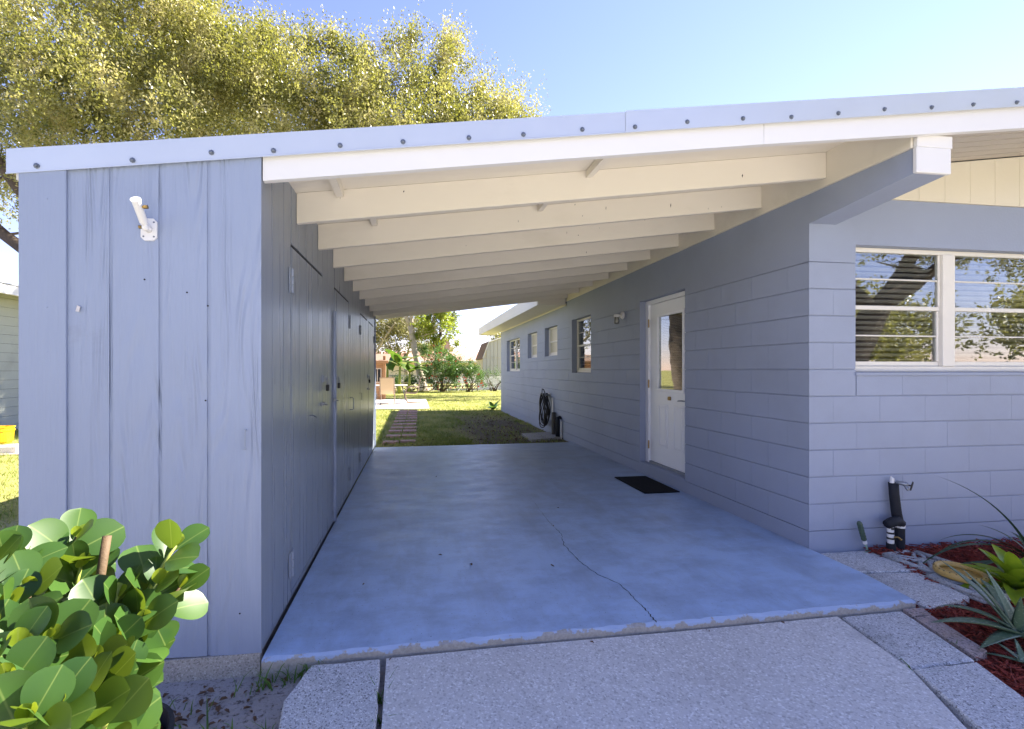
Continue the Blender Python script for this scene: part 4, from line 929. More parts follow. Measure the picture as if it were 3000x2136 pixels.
m.tube([(px+.004*math.cos(aa), py+.004*math.sin(aa), .012), (px-.01*math.cos(aa), py-.01*math.sin(aa), .012)], .0155, 14); m.build('side_hole', MAT['slot'], t)
for k in range(26):
    a = 2*math.pi*k/26
    m = MB(); m.tube([(cx+.1265*math.cos(a), cy+.1265*math.sin(a), .0365+.05*.1265*math.sin(a)), (cx+.1295*math.cos(a), cy+.1295*math.sin(a), .0380+.05*.1295*math.sin(a))], .0028, 6); m.build('spray_hole', MAT['slot'], t)

# ------------------------------------------------------------------ mulch bed
def mulch(name, label, inside, n, zf, lmin=.02, lmax=.085, kind='stuff', parent=None):
    pts = []
    while len(pts) < n:
        x, y = inside()
        pts.append((x, y))
    pts = np.array(pts); L = rng.uniform(lmin, lmax, n); Wd = rng.uniform(.004, .012, n); H = rng.uniform(.002, .006, n)
    yaw = rng.uniform(0, 2*np.pi, n); pit = rng.normal(0, .22, n)
    ax = np.stack([np.cos(yaw)*np.cos(pit), np.sin(yaw)*np.cos(pit), np.sin(pit)], 1); sd = np.stack([-np.sin(yaw), np.cos(yaw), rng.normal(0, .35, n)], 1); sd /= np.linalg.norm(sd, axis=1)[:, None]; up = np.cross(ax, sd)
    c = np.stack([pts[:, 0], pts[:, 1], np.array([zf(x, y) for x, y in pts])+rng.uniform(-.006, .018, n)], 1)
    A, S, U = ax*L[:, None]/2, sd*Wd[:, None]/2, up*H[:, None]/2; ta = rng.uniform(.3, 1, n)[:, None]
    v = [c-A-S-U, c+A-S*ta-U, c+A+S*ta-U, c-A+S-U, c-A-S+U, c+A-S*ta+U, c+A+S*ta+U, c-A+S+U]
    faces = [(3, 2, 1, 0), (4, 5, 6, 7), (0, 1, 5, 4), (1, 2, 6, 5), (2, 3, 7, 6), (3, 0, 4, 7)]
    verts = np.stack([v[i] for f in faces for i in f], 1).reshape(-1, 3)
    og = (float(c[:, 0].mean()), float(c[:, 1].mean()), float(c[:, 2].min()))
    me = np_mesh(name, verts-np.array(og), 4, MAT['mulch']); o = bpy.data.objects.new(name, me); link(o, parent, og)
    if parent is None: tag(o, label, 'mulch', kind=kind)
    return o
def in_bed():
    while True:
        x, y = random.uniform(2.40, 6.2), random.uniform(1.0, 3.12)
        if random.random() > 1.25-.28*(x-2.65): continue
        xl = 3.40+.03*math.sin(y*9) if y > 2.41 else (2.93 if y > 2.31 else (2.83+.27*(y-1.95)+.02*math.sin(y*30) if y > 1.91 else 2.66+.40*(y-1.87)))
        if x > xl+abs(random.gauss(0, .03))-.03: return x, y
def bedz(x, y): return -.075+.035*min(1, max(0, (y-2.3)/.5))+.012*math.sin(x*11)*math.sin(y*9)+(.02 if y > 3.0 else 0)
m = MB(); gxs = [2.3+.13*i for i in range(32)]; gys = [1.0+.1*i for i in range(22)]
vs_ = [(max(x, 2.66+.40*(y-1.87) if y < 1.91 else 2.84 if y < 2.3 else (2.95 if y < 2.42 else 3.43)), y, bedz(x, y)-.012) for y in gys for x in gxs]
m.add(vs_, [(j*32+i, j*32+i+1, (j+1)*32+i+1, (j+1)*32+i) for j in range(21) for i in range(31)])
tag(m.build('mulch_bed', MAT['mulch'], smooth=True, fixn=False), kind='structure')
mulch('red_mulch', 'red dyed bark mulch chips filling the bed along the front wall', in_bed, 13000, bedz)

# dead leaves and scraps
def litter(name, label, spots, sz=(.02, .045), mat='dirtlitter'):
    n = len(spots); p = np.array(spots); yaw = rng.uniform(0, 6.28, n); L = rng.uniform(sz[0], sz[1], n)[:, None]
    ax = np.stack([np.cos(yaw), np.sin(yaw), rng.normal(0, .2, n)], 1); sd = np.stack([-np.sin(yaw), np.cos(yaw), rng.normal(.0, .35, n)], 1)
    up = np.array([0, 0, 1.]); cu = L*.18
    v = [p-ax*L/2, p-ax*L*.1-sd*L*.24+up*cu, p+ax*L*.3-sd*L*.18+up*cu, p+ax*L/2, p+ax*L*.3+sd*L*.18+up*cu, p-ax*L*.1+sd*L*.24+up*cu]
    mid = [p-ax*L*.1, p+ax*L*.3]
    q = [v[0], v[1], mid[0], v[5], v[1], v[2], mid[1], mid[0], mid[0], mid[1], v[4], v[5], v[2], v[3], v[4], mid[1]]
    verts = np.stack(q, 1).reshape(-1, 3); og = tuple(p.mean(0)); me = np_mesh(name, verts-np.array(og), 4, MAT[mat]); o = bpy.data.objects.new(name, me); link(o, None, og); tag(o, label, 'leaves', kind='stuff')
sp = [(random.uniform(-1.7, -.16), random.uniform(1.2, 2.28), -.088) for _ in range(520)]
sp = [s for s in sp if not (-.56 < s[0] < -.13 and s[1] < 2.3)]
litter('leaf_litter', 'brown dead leaves and scraps on the sandy soil by the shed', sp)
litter('yard_litter', 'brown fallen leaves on the worn dirt beside the house wall', [(random.gauss(2.0, .55), random.uniform(8.5, 15), -.022) for _ in range(420)]+[(random.uniform(-.6, 2.9), random.uniform(8.5, 9.2), -.022) for _ in range(140)], (.03, .07))
litter('slab_litter', 'few dead leaves lying on the driveway and along the slab edge', [(.9, 2.27, -.04), (1.55, 2.29, -.04), (2.0, 2.3, -.04), (-.1, 2.27, -.04), (.55, 1.75, -.042), (.62, 1.73, -.042), (1.75, 2.05, -.042), (.4, 3.2, .004), (.2, 3.4, .004), (.95, 3.1, .004), (1.4, 4.4, .004), (-.3, 3.0, .004), (2.3, 2.28, -.04), (.3, 5.9, .004), (1.9, 6.6, .004), (3.0, 2.3, -.03), (1.2, 3.9, .004)], (.015, .04))

# grass blades
def blades(name, label, pts, h0, h1, w, mat, kind='stuff', lean=.5, cat='grass'):
    n = len(pts); p = np.array(pts); yaw = rng.uniform(0, 6.28, n); h = rng.uniform(h0, h1, n)[:, None]; le = rng.normal(0, lean, (n, 2)); ww = (w*rng.uniform(.6, 1.4, n))[:, None]
    s = np.stack([np.cos(yaw), np.sin(yaw), np.zeros(n)], 1)*ww; t1 = np.concatenate([le*h*.45, h*.62], 1); t2 = np.concatenate([le*h*1.15, h*.95], 1)
    v = [p-s, p+s, p+t1+s*.7, p+t1-s*.7, p+t1-s*.7, p+t1+s*.7, p+t2+s*.08, p+t2-s*.08]
    verts = np.stack(v, 1).reshape(-1, 3); og = tuple(p.mean(0)); me = np_mesh(name, verts-np.array(og), 4, MAT[mat]); o = bpy.data.objects.new(name, me); link(o, None, og); tag(o, label, cat, kind=kind); return o
def nz(x, y): return math.sin(x*2.1+1.3*math.sin(y*1.1))*math.sin(y*1.7+x*.6)+.5*math.sin(x*5.3+y*3.1)
pts = []
while len(pts) < 46000:
    y = 8.45+24*random.random()**1.35; xl, xr = -.085*y-.6, .26*y+.5
    x = random.uniform(xl, xr)
    if x > XW-.03 and y < 15.6: continue
    if x < .64 and 16.4 < y < 21.7: continue
    if y < 14 and abs(x-2.0+.25*nz(x*.6, y*.5)) < .95 and random.random() < .8: continue
    if nz(x, y) < -.55 and random.random() < .6: continue
    if y < 16.2 and -.60 < x < .12 and random.random() < .55: continue
    pts.append((x, y, gz(x, y)-.004))
blades('lawn_grass', 'patchy green and straw coloured lawn behind the carport', pts, .025, .08, .0055, 'grass', lean=.7)
pts = []
while len(pts) < 14000:
    y = random.uniform(3.6, 13); x = -.82*y+random.uniform(-1.2, 1.0)
    pts.append((x, y, gz(x, y)-.004))
blades('side_grass', 'dry lawn strip between the shed and the neighbouring house', pts, .02, .07, .004, 'grass', lean=.6)
pts = []
for (cx, cy, n_, s) in ((-.62, 2.27, 26, .05), (-.50, 2.26, 30, .05), (-.42, 2.27, 14, .05), (-.70, 2.2, 12, .04), (-.14, 2.05, 12, .01), (-.14, 1.93, 10, .01), (-.55, 1.9, 14, .05), (-.75, 1.95, 12, .06), (-.95, 2.1, 12, .1), (2.42, 2.33, 6, .01), (3.0, 2.72, 8, .01), (2.98, 2.6, 6, .01), (2.72, 2.0, 10, .015), (2.30, 1.86, 6, .01), (-1.3, 2.1, 16, .12)):
    for _ in range(n_): pts.append((cx+random.gauss(0, s), cy+random.gauss(0, s*.4), -.09))
blades('weed_tufts', 'small green weeds growing along the slab edge and paver joints', pts, .03, .10, .0035, 'weed', lean=.6, cat='weeds')

# ------------------------------------------------------------------ leafy plants near the camera
def leaf_mesh(name, L, Wd, mat, fold=.18, droop=.12, tipw=.72, nu=12, shape='obov', cup=0., thick=0):
    m = MB(); nv = 2; vs_ = []
    for i in range(nu+1):
        u = i/nu
        if shape == 'obov': w = Wd*.5*(math.sin(math.pi*min(1, (u**.95)*.5/.62 if u < .62 else .5+.5*(u-.62)/.38)))**(1.15 if u < .62 else .48)+.0022
        elif shape == 'strap': w = Wd*.5*min(1, u*6+.45)*(1-u**3.5)**.8+.0008
        else: w = Wd*.5*(1-u)**.75+.0006
        for k in range(nv+1):
            s = (k-nv/2)/(nv/2); y = w*s
            z = fold*abs(y)*(1-.3*u)-droop*L*u*u+cup*w*s*s
            vs_.append((u*L, y, z))
    m.add(vs_, [(i*(nv+1)+k, (i+1)*(nv+1)+k, (i+1)*(nv+1)+k+1, i*(nv+1)+k+1) for i in range(nu) for k in range(nv)])
    return m.mesh(name, mat, smooth=True, origin=(0, 0, 0), fixn=False)[0]
def orient(ax, up):
    x = ax.normalized(); z = (up-x*up.dot(x))
    if z.length < 1e-4: z = Vector((0, 1, 0))
    z.normalize(); y = z.cross(x); return Matrix((x, y, z)).transposed().to_euler()
shrub = thing('clusia_shrub', 'leafy shrub with thick rounded glossy green leaves in front of the shed', 'shrub', (-.95, 1.15, -.09))
LV = [leaf_mesh('leaf', .110, .088, MAT['clusia'], .16, d, cup=c_) for d, c_ in ((.10, .05), (-.04, .10), (.2, .0))]
LY = [leaf_mesh('young_leaf', .045, .03, MAT['clusiayoung'], .35, .0)]
tips = [(-.881, 1.38, .90), (-.637, 1.38, .864), (-.664, 1.34, .78), (-.946, 1.25, .90), (-.95, 1.2, .89), (-.668, 1.28, .712), (-.858, 1.2, .85), (-.907, 1.34, .75), (-.736, 1.3, .77), (-.691, 1.2, .71), (-.685, 1.12, .71), (-.753, 1.1, .78), (-.775, 1.05, .79), (-.757, 1., .75), (-.643, 1.02, .69), (-.657, .96, .72), (-.665, .92, .73), (-.662, 1.2, .63), (-.83, 1.05, .83), (-.812, 1., .76), (-.80, 1.3, .72), (-.866, 1.15, .83), (-.613, 1.05, .63), (-.752, 1.15, .67), (-.697, 1.3, .64), (-.852, 1.35, .83), (-.954, 1.32, .87), (-.628, 1.38, .75), (-.651, 1.1, .68), (-.78, 1.2, .56), (-.86, 1.25, .60), (-.80, 1.12, .44), (-.70, 1.25, .45)]
sb = Vector((-.95, 1.18, -.09)); rr = random.Random(5)
for ti, tp in enumerate(tips):
    tp = Vector(tp); mid = sb+(tp-sb)*.55+Vector((-.06+rr.uniform(-.04, .04), rr.uniform(-.05, .05), -.03)); path = []
    tdir = ((tp-mid).normalized()+Vector((rr.uniform(-.1, .35), rr.uniform(-.25, .1), .35))).normalized()
    end = tp; pm = tp-tdir*.12
    def bez(t): return sb*(1-t)**3+mid*3*t*(1-t)**2+pm*3*t*t*(1-t)+end*t**3
    path = [bez(k/10) for k in range(11)]; m = MB(); m.tube(path, [.013-.009*(k/10)**.8 for k in range(11)], 7); m.build('stem', MAT['stem'] if ti % 3 == 0 else MAT['greenstem'], shrub, smooth=True)
    ph = rr.uniform(0, 3.14); npair = rr.choice((3, 4, 4)); step = .115/npair*1.15
    e1 = tdir.cross(Vector((.3, -.5, .8))).normalized(); e2 = tdir.cross(e1)
    for j in range(npair):
        p = end-tdir*(step*j+.012); a0 = ph+j*math.pi/2+rr.uniform(-.2, .2); s = .62+.42*min(1, (j+1)/2.2)+rr.uniform(-.08, .06); open_ = R(38+13*j+rr.uniform(-10, 12))
        for q in (0, math.pi):
            if rr.random() < .10: continue
            o_ = e1*math.cos(a0+q)+e2*math.sin(a0+q); ax = tdir*math.cos(open_)+o_*math.sin(open_)+Vector((0, 0, .18)); up = tdir*.8+Vector((rr.uniform(-.6, .6), -.55+rr.uniform(-.5, .5), .25))
            shared('leaf', rr.choice(LV), shrub, tuple(p+o_*.004), orient(ax, up), (s*rr.uniform(.92, 1.08),)*3)
    for q in (0, 1.57*2):
        o_ = e1*math.cos(ph+1.57+q)+e2*math.sin(ph+1.57+q); ax = tdir*.9+o_*.4; shared('young_leaf', LY[0], shrub, tuple(end), orient(ax, tdir+Vector((0, -.6, .2))), (rr.uniform(.6, 1.),)*3)
m = MB(); m.tube([(-.93, 1.2, -.09), (-.86, 1.24, .25), (-.81, 1.30, .66), (-.80, 1.34, .80), (-.795, 1.36, .905)], [.018, .015, .012, .011, .0105], 9); m.build('cut_stem', MAT['stem'], shrub, smooth=True)
# black pot with mulch
t = thing('plant_pot', 'black plastic pot filled with red mulch below the leafy shrub', 'pot', (-.99, 1.66, -.09))
m = MB(); m.lathe([(.15, 0), (.185, .21), (.20, .212), (.20, .235), (.186, .235), (.178, .17), (.02, .165)], (-.99, 1.66, -.09), 28); m.build('pot_body', MAT['black'], t, smooth=False)
def in_pot():
    a, r_ = random.uniform(0, 6.283), .17*math.sqrt(random.random()); return -.99+r_*math.cos(a), 1.66+r_*math.sin(a)
tag(mulch('mulch_fill', None, in_pot, 420, lambda x, y: .09, .02, .06, parent=t), kind='stuff')
# bromeliad
br = thing('bromeliad', 'bright lime green rosette plant with broad leaves in the mulch bed', 'plant', (3.68, 2.40, -.06)); rr = random.Random(3)
BL = [leaf_mesh('leaf', .32, .125, MAT['bromeliad'], .2, d, shape='strap', cup=.45) for d in (.35, .6, .2)]
for k in range(19):
    a = k*2.39996+.4; el = R(22+58*(k/19)); ax = Vector((math.cos(a)*math.cos(el), math.sin(a)*math.cos(el), math.sin(el))); s = .88-.28*(k/19)+rr.uniform(-.08, .08)
    shared('leaf', BL[k % 3], br, (3.68+.015*math.cos(a), 2.40+.015*math.sin(a), -.04+.005*k), orient(ax, Vector((-math.cos(a)*.5, -math.sin(a)*.5, 1))), (s, s, s))
# aloe: thick tapering leaves with toothed edges
al = thing('aloe_plant', 'spotted dark green aloe with long toothed leaves in the mulch bed', 'aloe', (3.13, 2.03, -.06)); rr = random.Random(9)
def aloe_leaf(L, w, droop, parent, base, yaw, el):
    m = MB(); N = 14; ca, sa = math.cos(yaw), math.sin(yaw); pts = []; prev = None
    x, z = 0., 0.; ang = el
    rows = []
    for i in range(N+1):
        u = i/N; ww = w*.5*(1-u**1.6)**.9+.0012; th = w*.30*(1-u)**.8+.0012
        ring = [(-ww, .0), (-ww*.55, -th*.8), (0, -th), (ww*.55, -th*.8), (ww, 0), (ww*.5, -th*.12), (0, -th*.25), (-ww*.5, -th*.12)]
        nx, nzv = -math.sin(ang), math.cos(ang)
        rows.append([(base[0]+(x+nx*q[1])*ca-q[0]*sa, base[1]+(x+nx*q[1])*sa+q[0]*ca, base[2]+z+nzv*q[1]) for q in ring])
        x += math.cos(ang)*L/N; z += math.sin(ang)*L/N; ang -= droop/N
        if 0 < i < N-1:
            for s_ in (-1, 1):
                q0 = rows[-1][0 if s_ < 0 else 4]; tx = (q0[0]+ca*L/N*.25-s_*sa*.0055, q0[1]+sa*L/N*.25+s_*ca*.0055, q0[2]+.001)
                q1 = (q0[0]+ca*L/N*.35, q0[1]+sa*L/N*.35, q0[2]); q2 = (q0[0], q0[1], q0[2]-.002); m.add([q0, tx, q1, q2], [(0, 1, 2), (0, 3, 1), (1, 3, 2)])
    n0 = len(m.v); m.add([p for r_ in rows for p in r_], [(i*8+k, i*8+(k+1) % 8, (i+1)*8+(k+1) % 8, (i+1)*8+k) for i in range(N) for k in range(8)])
    m.build('leaf', MAT['aloe'], parent, smooth=True)
bp = (3.13, 2.03, -.02)
for (yw, L, w, el, dr) in ((150, .33, .07, 38, .9), (176, .50, .085, 22, .55), (196, .42, .075, 8, .25), (255, .30, .085, 10, 1.0), (128, .34, .075, 62, .35), (112, .40, .08, 55, .5), (90, .30, .07, 70, .3), (60, .36, .08, 45, .8), (20, .40, .08, 30, .8), (-20, .38, .08, 25, .8), (-60, .36, .08, 28, .9), (220, .22, .05, 75, .2), (320, .2, .05, 78, .2), (285, .30, .075, 30, 1.)):
    aloe_leaf(L, w, dr, al, bp, R(yw), R(el))
t2 = thing('aloe_pup', 'small young aloe offshoot at the edge of the brick edging', 'aloe', (2.90, 1.86, -.07))
for (yw, L, el) in ((150, .15, 12), (60, .10, 60), (200, .08, 25), (-30, .13, 25), (100, .12, 30)): aloe_leaf(L, .026, .3, t2, (2.90, 1.86, -.055), R(yw), R(el))
# strap leaved lily by the wall
li = thing('strap_leaf_lily', 'dark green strap leaved lily arching beside the front wall', 'lily', (4.35, 2.72, -.05)); rr = random.Random(4)
def strap(base, yaw, L, w, el, droop, mat):
    m = MB(); N = 16; ca, sa = math.cos(yaw), math.sin(yaw); x = z = 0.; ang = el; vs_ = []
    for i in range(N+1):
        u = i/N; ww = w*.5*(1-u**2.2)+.0006
        for s_ in (-1, 0, 1): vs_.append((base[0]+x*ca-s_*ww*sa, base[1]+x*sa+s_*ww*ca, base[2]+z+abs(s_)*ww*.35))
        x += math.cos(ang)*L/N; z += math.sin(ang)*L/N; ang -= droop/N
    m.add(vs_, [(i*3+k, (i+1)*3+k, (i+1)*3+k+1, i*3+k+1) for i in range(N) for k in range(2)]); m.build('leaf', MAT[mat], li, smooth=True, fixn=False)
for (yw, L, el, dr) in ((172, .95, 38, 1.5), (185, .80, 20, .8), (165, .75, 48, 1.7), (192, .70, 30, 1.3), (178, .85, 12, .45), (158, .9, 72, 1.0), (150, .6, 55, 1.6), (205, .6, 40, 1.5), (20, .8, 50, 1.6), (-30, .8, 45, 1.5), (60, .35, 60, 1.2), (-70, .7, 40, 1.3), (240, .6, 45, 1.5), (120, .38, 70, 1.2)):
    strap((4.35, 2.72, -.04), R(yw), L, .038, R(el), dr, 'lily')
m = MB()
# small green plant at the far corner of the house
sp_ = thing('small_plant', 'small broad leaved green plant at the far corner of the house wall', 'plant', (2.75, 15.9, -.03))
SL = leaf_mesh('leaf', .42, .16, MAT['bushleaf'], .2, .3, shape='strap')
for k in range(9):
    a = k*2.4; el = R(20+50*(k/9)); shared('leaf', SL, sp_, (2.75, 15.9, -.02), orient(Vector((math.cos(a)*math.cos(el), math.sin(a)*math.cos(el), math.sin(el))), Vector((0, 0, 1))), (1, 1, 1))

# ------------------------------------------------------------------ back yard furniture
def sling_chair(loc, rz, label, frame='chairmetal'):
    t = thing('patio_chair', label, 'chair', loc, None); rot = Matrix.Rotation(rz, 4, 'Z')
    def put(m, name, mat, smooth=True): m.v = [tuple(rot @ Vector(p)+Vector(loc)) for p in m.v]; m.build(name, MAT[mat], t, smooth=smooth)
    hw = .26
    for s in (-1, 1):
        x = s*hw; m = MB(); m.tube([(x, -.34, 1.04), (x, -.31, 1.0), (x, -.22, .55), (x, -.17, .43), (x, -.10, .395), (x, .22, .41), (x, .29, .39), (x, .31, .34), (x, .28, .20), (x, .22, .05), (x, .18, .025), (x, -.30, .018)], .021, 7); put(m, 'side_frame', frame)
        m = MB(); m.tube([(x+s*.03, -.245, .64), (x+s*.04, .0, .665), (x+s*.04, .16, .645), (x+s*.03, .25, .56), (x, .28, .40)], .02, 7); put(m, 'armrest', frame)
    m = MB(); m.tube([(-hw, -.30, .018), (hw, -.30, .018)], .014, 7); m.tube([(-hw, .18, .025), (hw, .18, .025)], .014, 7); m.tube([(-hw, -.33, 1.03), (hw, -.33, 1.03)], .014, 7); put(m, 'crossbar', frame)
    prof = [(-.338, 1.05), (-.315, .98), (-.24, .62), (-.17, .44), (-.10, .405), (.05, .395), (.2, .415), (.29, .40)]; m = MB(); w = hw-.004; vs_ = []
    for (y, z) in prof: vs_ += [(-w, y, z), (w, y, z)]
    m.add(vs_, [(2*i, 2*i+1, 2*i+3, 2*i+2) for i in range(len(prof)-1)]); m.add([(p[0], p[1]-.006, p[2]-.006) for p in vs_], [(2*i, 2*i+2, 2*i+3, 2*i+1) for i in range(len(prof)-1)]); put(m, 'sling', 'sling')
sling_chair((-.94, 18.35, .012), R(0), 'tan sling patio chair with its back to the carport')
sling_chair((0.02, 19.1, .012), R(90), 'bronze framed patio chair seen side on at the table end')
sling_chair((-1.72, 19.0, .012), R(-80), 'tan patio chair beside the shed end of the table', 'darkmetal')
t = thing('patio_table', 'long pale topped patio table with dark legs on the patio', 'table', (-.95, 19.3, .012))
m = MB(); m.cbox(-1.75, -.19, 18.95, 19.75, .70, .735, .008); m.build('table_top', MAT['tabletop'], t)
for (x, y, s) in ((-.40, 19.1, 1), (-.40, 19.6, 1), (-1.55, 19.1, -1), (-1.55, 19.6, -1)):
    m = MB(); m.tube([(x, y, .70), (x+s*.05, y, .45), (x+s*.14, y, .15), (x+s*.24, y, .012)], .017, 7); m.build('leg', MAT['darkmetal'], t, smooth=True)
# cedar playhouse
t = thing('playhouse', 'small cedar board playhouse with a window beyond the patio table', 'playhouse', (-2.3, 22.2, -.03))
for k in range(14):
    z = .0+k*.118; 
    for (a, b_) in (((-3.3, -1.72), (-1.40, -1.24)) if .78 < z < 1.35 else ((-3.3, -1.24),)):
        m = MB(); m.cbox(a, b_, 21.6, 21.63, z, z+.112, .006); m.build('board', MAT['cedar'], t)
m = MB(); m.box(-3.28, -1.26, 21.635, 23.0, -.03, 1.66); m.build('wall_core', MAT['slot'], t)
m = MB(); m.cbox(-1.73, -1.69, 21.585, 21.6, .75, 1.42, .003); m.cbox(-1.41, -1.37, 21.585, 21.6, .75, 1.42, .003); m.cbox(-1.69, -1.41, 21.588, 21.6, 1.38, 1.42, .003); m.cbox(-1.69, -1.41, 21.588, 21.6, .75, .79, .003); m.cbox(-1.565, -1.535, 21.59, 21.6, .79, 1.38, .003); m.build('window_frame', MAT['wood'], t)
m = MB(); m.cbox(-1.30, -1.18, 21.53, 21.60, -.03, 1.98, .01); m.build('post', MAT['cedar'], t)
m = MB(); m.prism([(-3.5, 21.3), (-1.05, 21.3), (-1.05, 23.2), (-3.5, 23.2)], lambda x, y: 1.68+.20*(y-21.3), lambda x, y: 1.74+.20*(y-21.3)); m.build('roof', MAT['shingle'], t)
m = MB(); m.cbox(-3.5, -1.06, 21.27, 21.298, 1.64, 1.76, .004); m.build('roof_board', MAT['cedar'], t)

# chain link fence across the back
t = thing('chain_link_fence', 'galvanised chain link fence along the back of the yard', 'fence', (2, 30, -.03))
for x in [-6+2.55*i for i in range(8)]: m = MB(); m.tube([(x, 30, -.1), (x, 30, 1.02)], .028, 8); m.build('post', MAT['chain'], t)
m = MB(); m.tube([(-6, 30, 1.0), (12, 30, 1.0)], .021, 7); m.build('top_rail', MAT['chain'], t)
m = MB(); p = .07; n = int(18/p)
for i in range(-15, n):
    for s in (1, -1):
        x0 = -6+i*p; x1 = x0+1.0
        a, b_ = (x0, .0), (x1, 1.0)
        if s < 0: a, b_ = (x0, 1.0), (x1, .0)
        if x0 < -6 or x1 > 12: continue
        m.add([(a[0]-.0022, 30, a[1]), (a[0]+.0022, 30.003, a[1]), (b_[0]+.0022, 30.003, b_[1]), (b_[0]-.0022, 30, b_[1])], [(0, 1, 2, 3)])
tag(m.build('wire_mesh', MAT['chain'], t, fixn=False), kind='stuff')

# gambrel barn shed behind the fence
t = thing('barn_shed', 'pale gambrel roofed barn shed with vertical boards behind the fence', 'shed', (6.5, 33.6, -.03))
prof = [(4.81, 2.16), (5.235, 3.276), (6.5, 3.70), (7.765, 3.276), (8.19, 2.16)]
def gtopz(x):
    for (a, b_) in zip(prof[:-1], prof[1:]):
        if a[0] <= x <= b_[0]: return a[1]+(b_[1]-a[1])*(x-a[0])/(b_[0]-a[0])
    return 2.16
xs = [4.81+.26*i for i in range(14)]
for a, b_ in zip(xs[:-1], xs[1:]):
    m = MB(); a2, b2 = a+.012, b_-.012; mids = [q[0] for q in prof if a2 < q[0] < b2]
    top = [(x, gtopz(x)-.03) for x in [a2]+mids+[b2]]
    lo = [(b2, 2.19), (a2, 2.19)]
    if min(z for _, z in top) > 2.2:
        ply = top+lo; n = len(ply); m.add([(x, 31.98, z) for x, z in ply]+[(x, 32.02, z) for x, z in ply], [tuple(range(n)), tuple(range(n, 2*n))]+[(i, (i+1) % n, n+(i+1) % n, n+i) for i in range(n)])
    m.box(a2, b2, 31.97, 32.01, .0, 2.16); m.build('board', MAT['barnwhite'], t)
m = MB(); ply = [(4.815, 0.)]+[(x+(.004 if i == 0 else 0), z-.04) for i, (x, z) in enumerate(prof)]+[(8.185, 0.)]; n = len(ply)
m.add([(x, 32.022, z) for x, z in ply]+[(x, 35.2, z) for x, z in ply], [tuple(range(n)), tuple(range(n, 2*n))]+[(i, (i+1) % n, n+(i+1) % n, n+i) for i in range(n)]); m.build('wall', MAT['farwall'], t)
for i, (a, b_) in enumerate(zip(prof[:-1], prof[1:])):
    m = MB(); ex = .10 if i == 0 else 0; d = Vector((b_[0]-a[0], b_[1]-a[1])).normalized(); nn = Vector((-d.y, d.x))*.04
    q = [(a[0]-d.x*ex, a[1]-d.y*ex), b_, (b_[0]+nn.x, b_[1]+nn.y), (a[0]-d.x*ex+nn.x, a[1]-d.y*ex+nn.y)]
    m.add([(x, 31.9, z) for x, z in q]+[(x, 35.3, z) for x, z in q], [(0, 1, 2, 3), (4, 5, 6, 7)]+[(j, (j+1) % 4, 4+(j+1) % 4, 4+j) for j in range(4)]); m.build('roof_slope', MAT['shingle'], t)
m = MB()
for a, b_ in zip(prof[:-1], prof[1:]): m.tube([(a[0], 31.9, a[1]+.0), (b_[0], 31.9, b_[1]+.0)], .035, 4)
m.build('trim', MAT['white'], t)
# far house behind the trees
t = thing('far_house', 'cream house with faded pink roof beyond the back fence', 'house', (5, 50, -.03))
m = MB(); m.box(-6, 13, 48, 56, -.05, 2.35); m.build('wall', MAT['farwall'], t)
m = MB(); m.add([(-6.6, 47.3, 2.25), (13.6, 47.3, 2.25), (13.6, 52, 3.35), (-6.6, 52, 3.35), (13.6, 56.7, 2.25), (-6.6, 56.7, 2.25), (-6.6, 47.3, 2.2), (13.6, 47.3, 2.2), (13.6, 56.7, 2.2), (-6.6, 56.7, 2.2)], [(0, 1, 2, 3), (3, 2, 4, 5), (6, 7, 1, 0), (8, 9, 5, 4), (6, 0, 3, 5, 9), (1, 7, 8, 4, 2), (6, 9, 8, 7)]); m.build('roof', MAT['rooftile'], t)
m = MB(); m.cbox(-6.62, 13.62, 47.24, 47.29, 2.08, 2.27, .01); m.build('fascia', MAT['white'], t)
for x in (1.0, 3.2, 6.0, 9.0):
    m = MB(); m.cbox(x, x+1.1, 47.95, 47.99, .9, 1.75, .01); w = m.build('window', MAT['white'], t); m = MB(); m.box(x+.08, x+.51, 47.935, 47.945, .98, 1.67); m.build('pane', MAT['glass'], w); m = MB(); m.box(x+.59, x+1.02, 47.935, 47.945, .98, 1.67); m.build('pane', MAT['glass'], w)
# flag hanging by the far trees
t = thing('flag', 'faded red and white striped flag hanging beyond the bush', 'flag', (2.9, 40, -.03))
m = MB(); m.tube([(2.78, 40, -.05), (2.78, 40, 4.4)], .025, 7); m.build('flagpole', MAT['chain'], t)
def stripes():
    mm, nt, b, out = nt_new('flag_stripes'); v = pos_node(nt); w = nt.nodes.new('ShaderNodeTexWave'); w.bands_direction = 'X'; w.inputs['Scale'].default_value = 4.5; w.inputs['Distortion'].default_value = .6; nt.links.new(v, w.inputs[0])
    nt.links.new(ramp(nt, w.outputs['Fac'], [(.45, (.6, .12, .12)), (.55, (.75, .72, .70))]), b.inputs['Base Color']); b.inputs['Roughness'].default_value = .9; return mm
m = MB(); vs_ = [(2.80+.07*k+.012*math.sin(k*2+i), 40+.04*math.sin(k*1.9+i*.4), 4.15-1.25*i/8-.05*k) for i in range(9) for k in range(6)]
m.add(vs_, [(i*6+k, i*6+k+1, (i+1)*6+k+1, (i+1)*6+k) for i in range(8) for k in range(5)]); m.build('flag_cloth', stripes(), t, smooth=True, fixn=False)
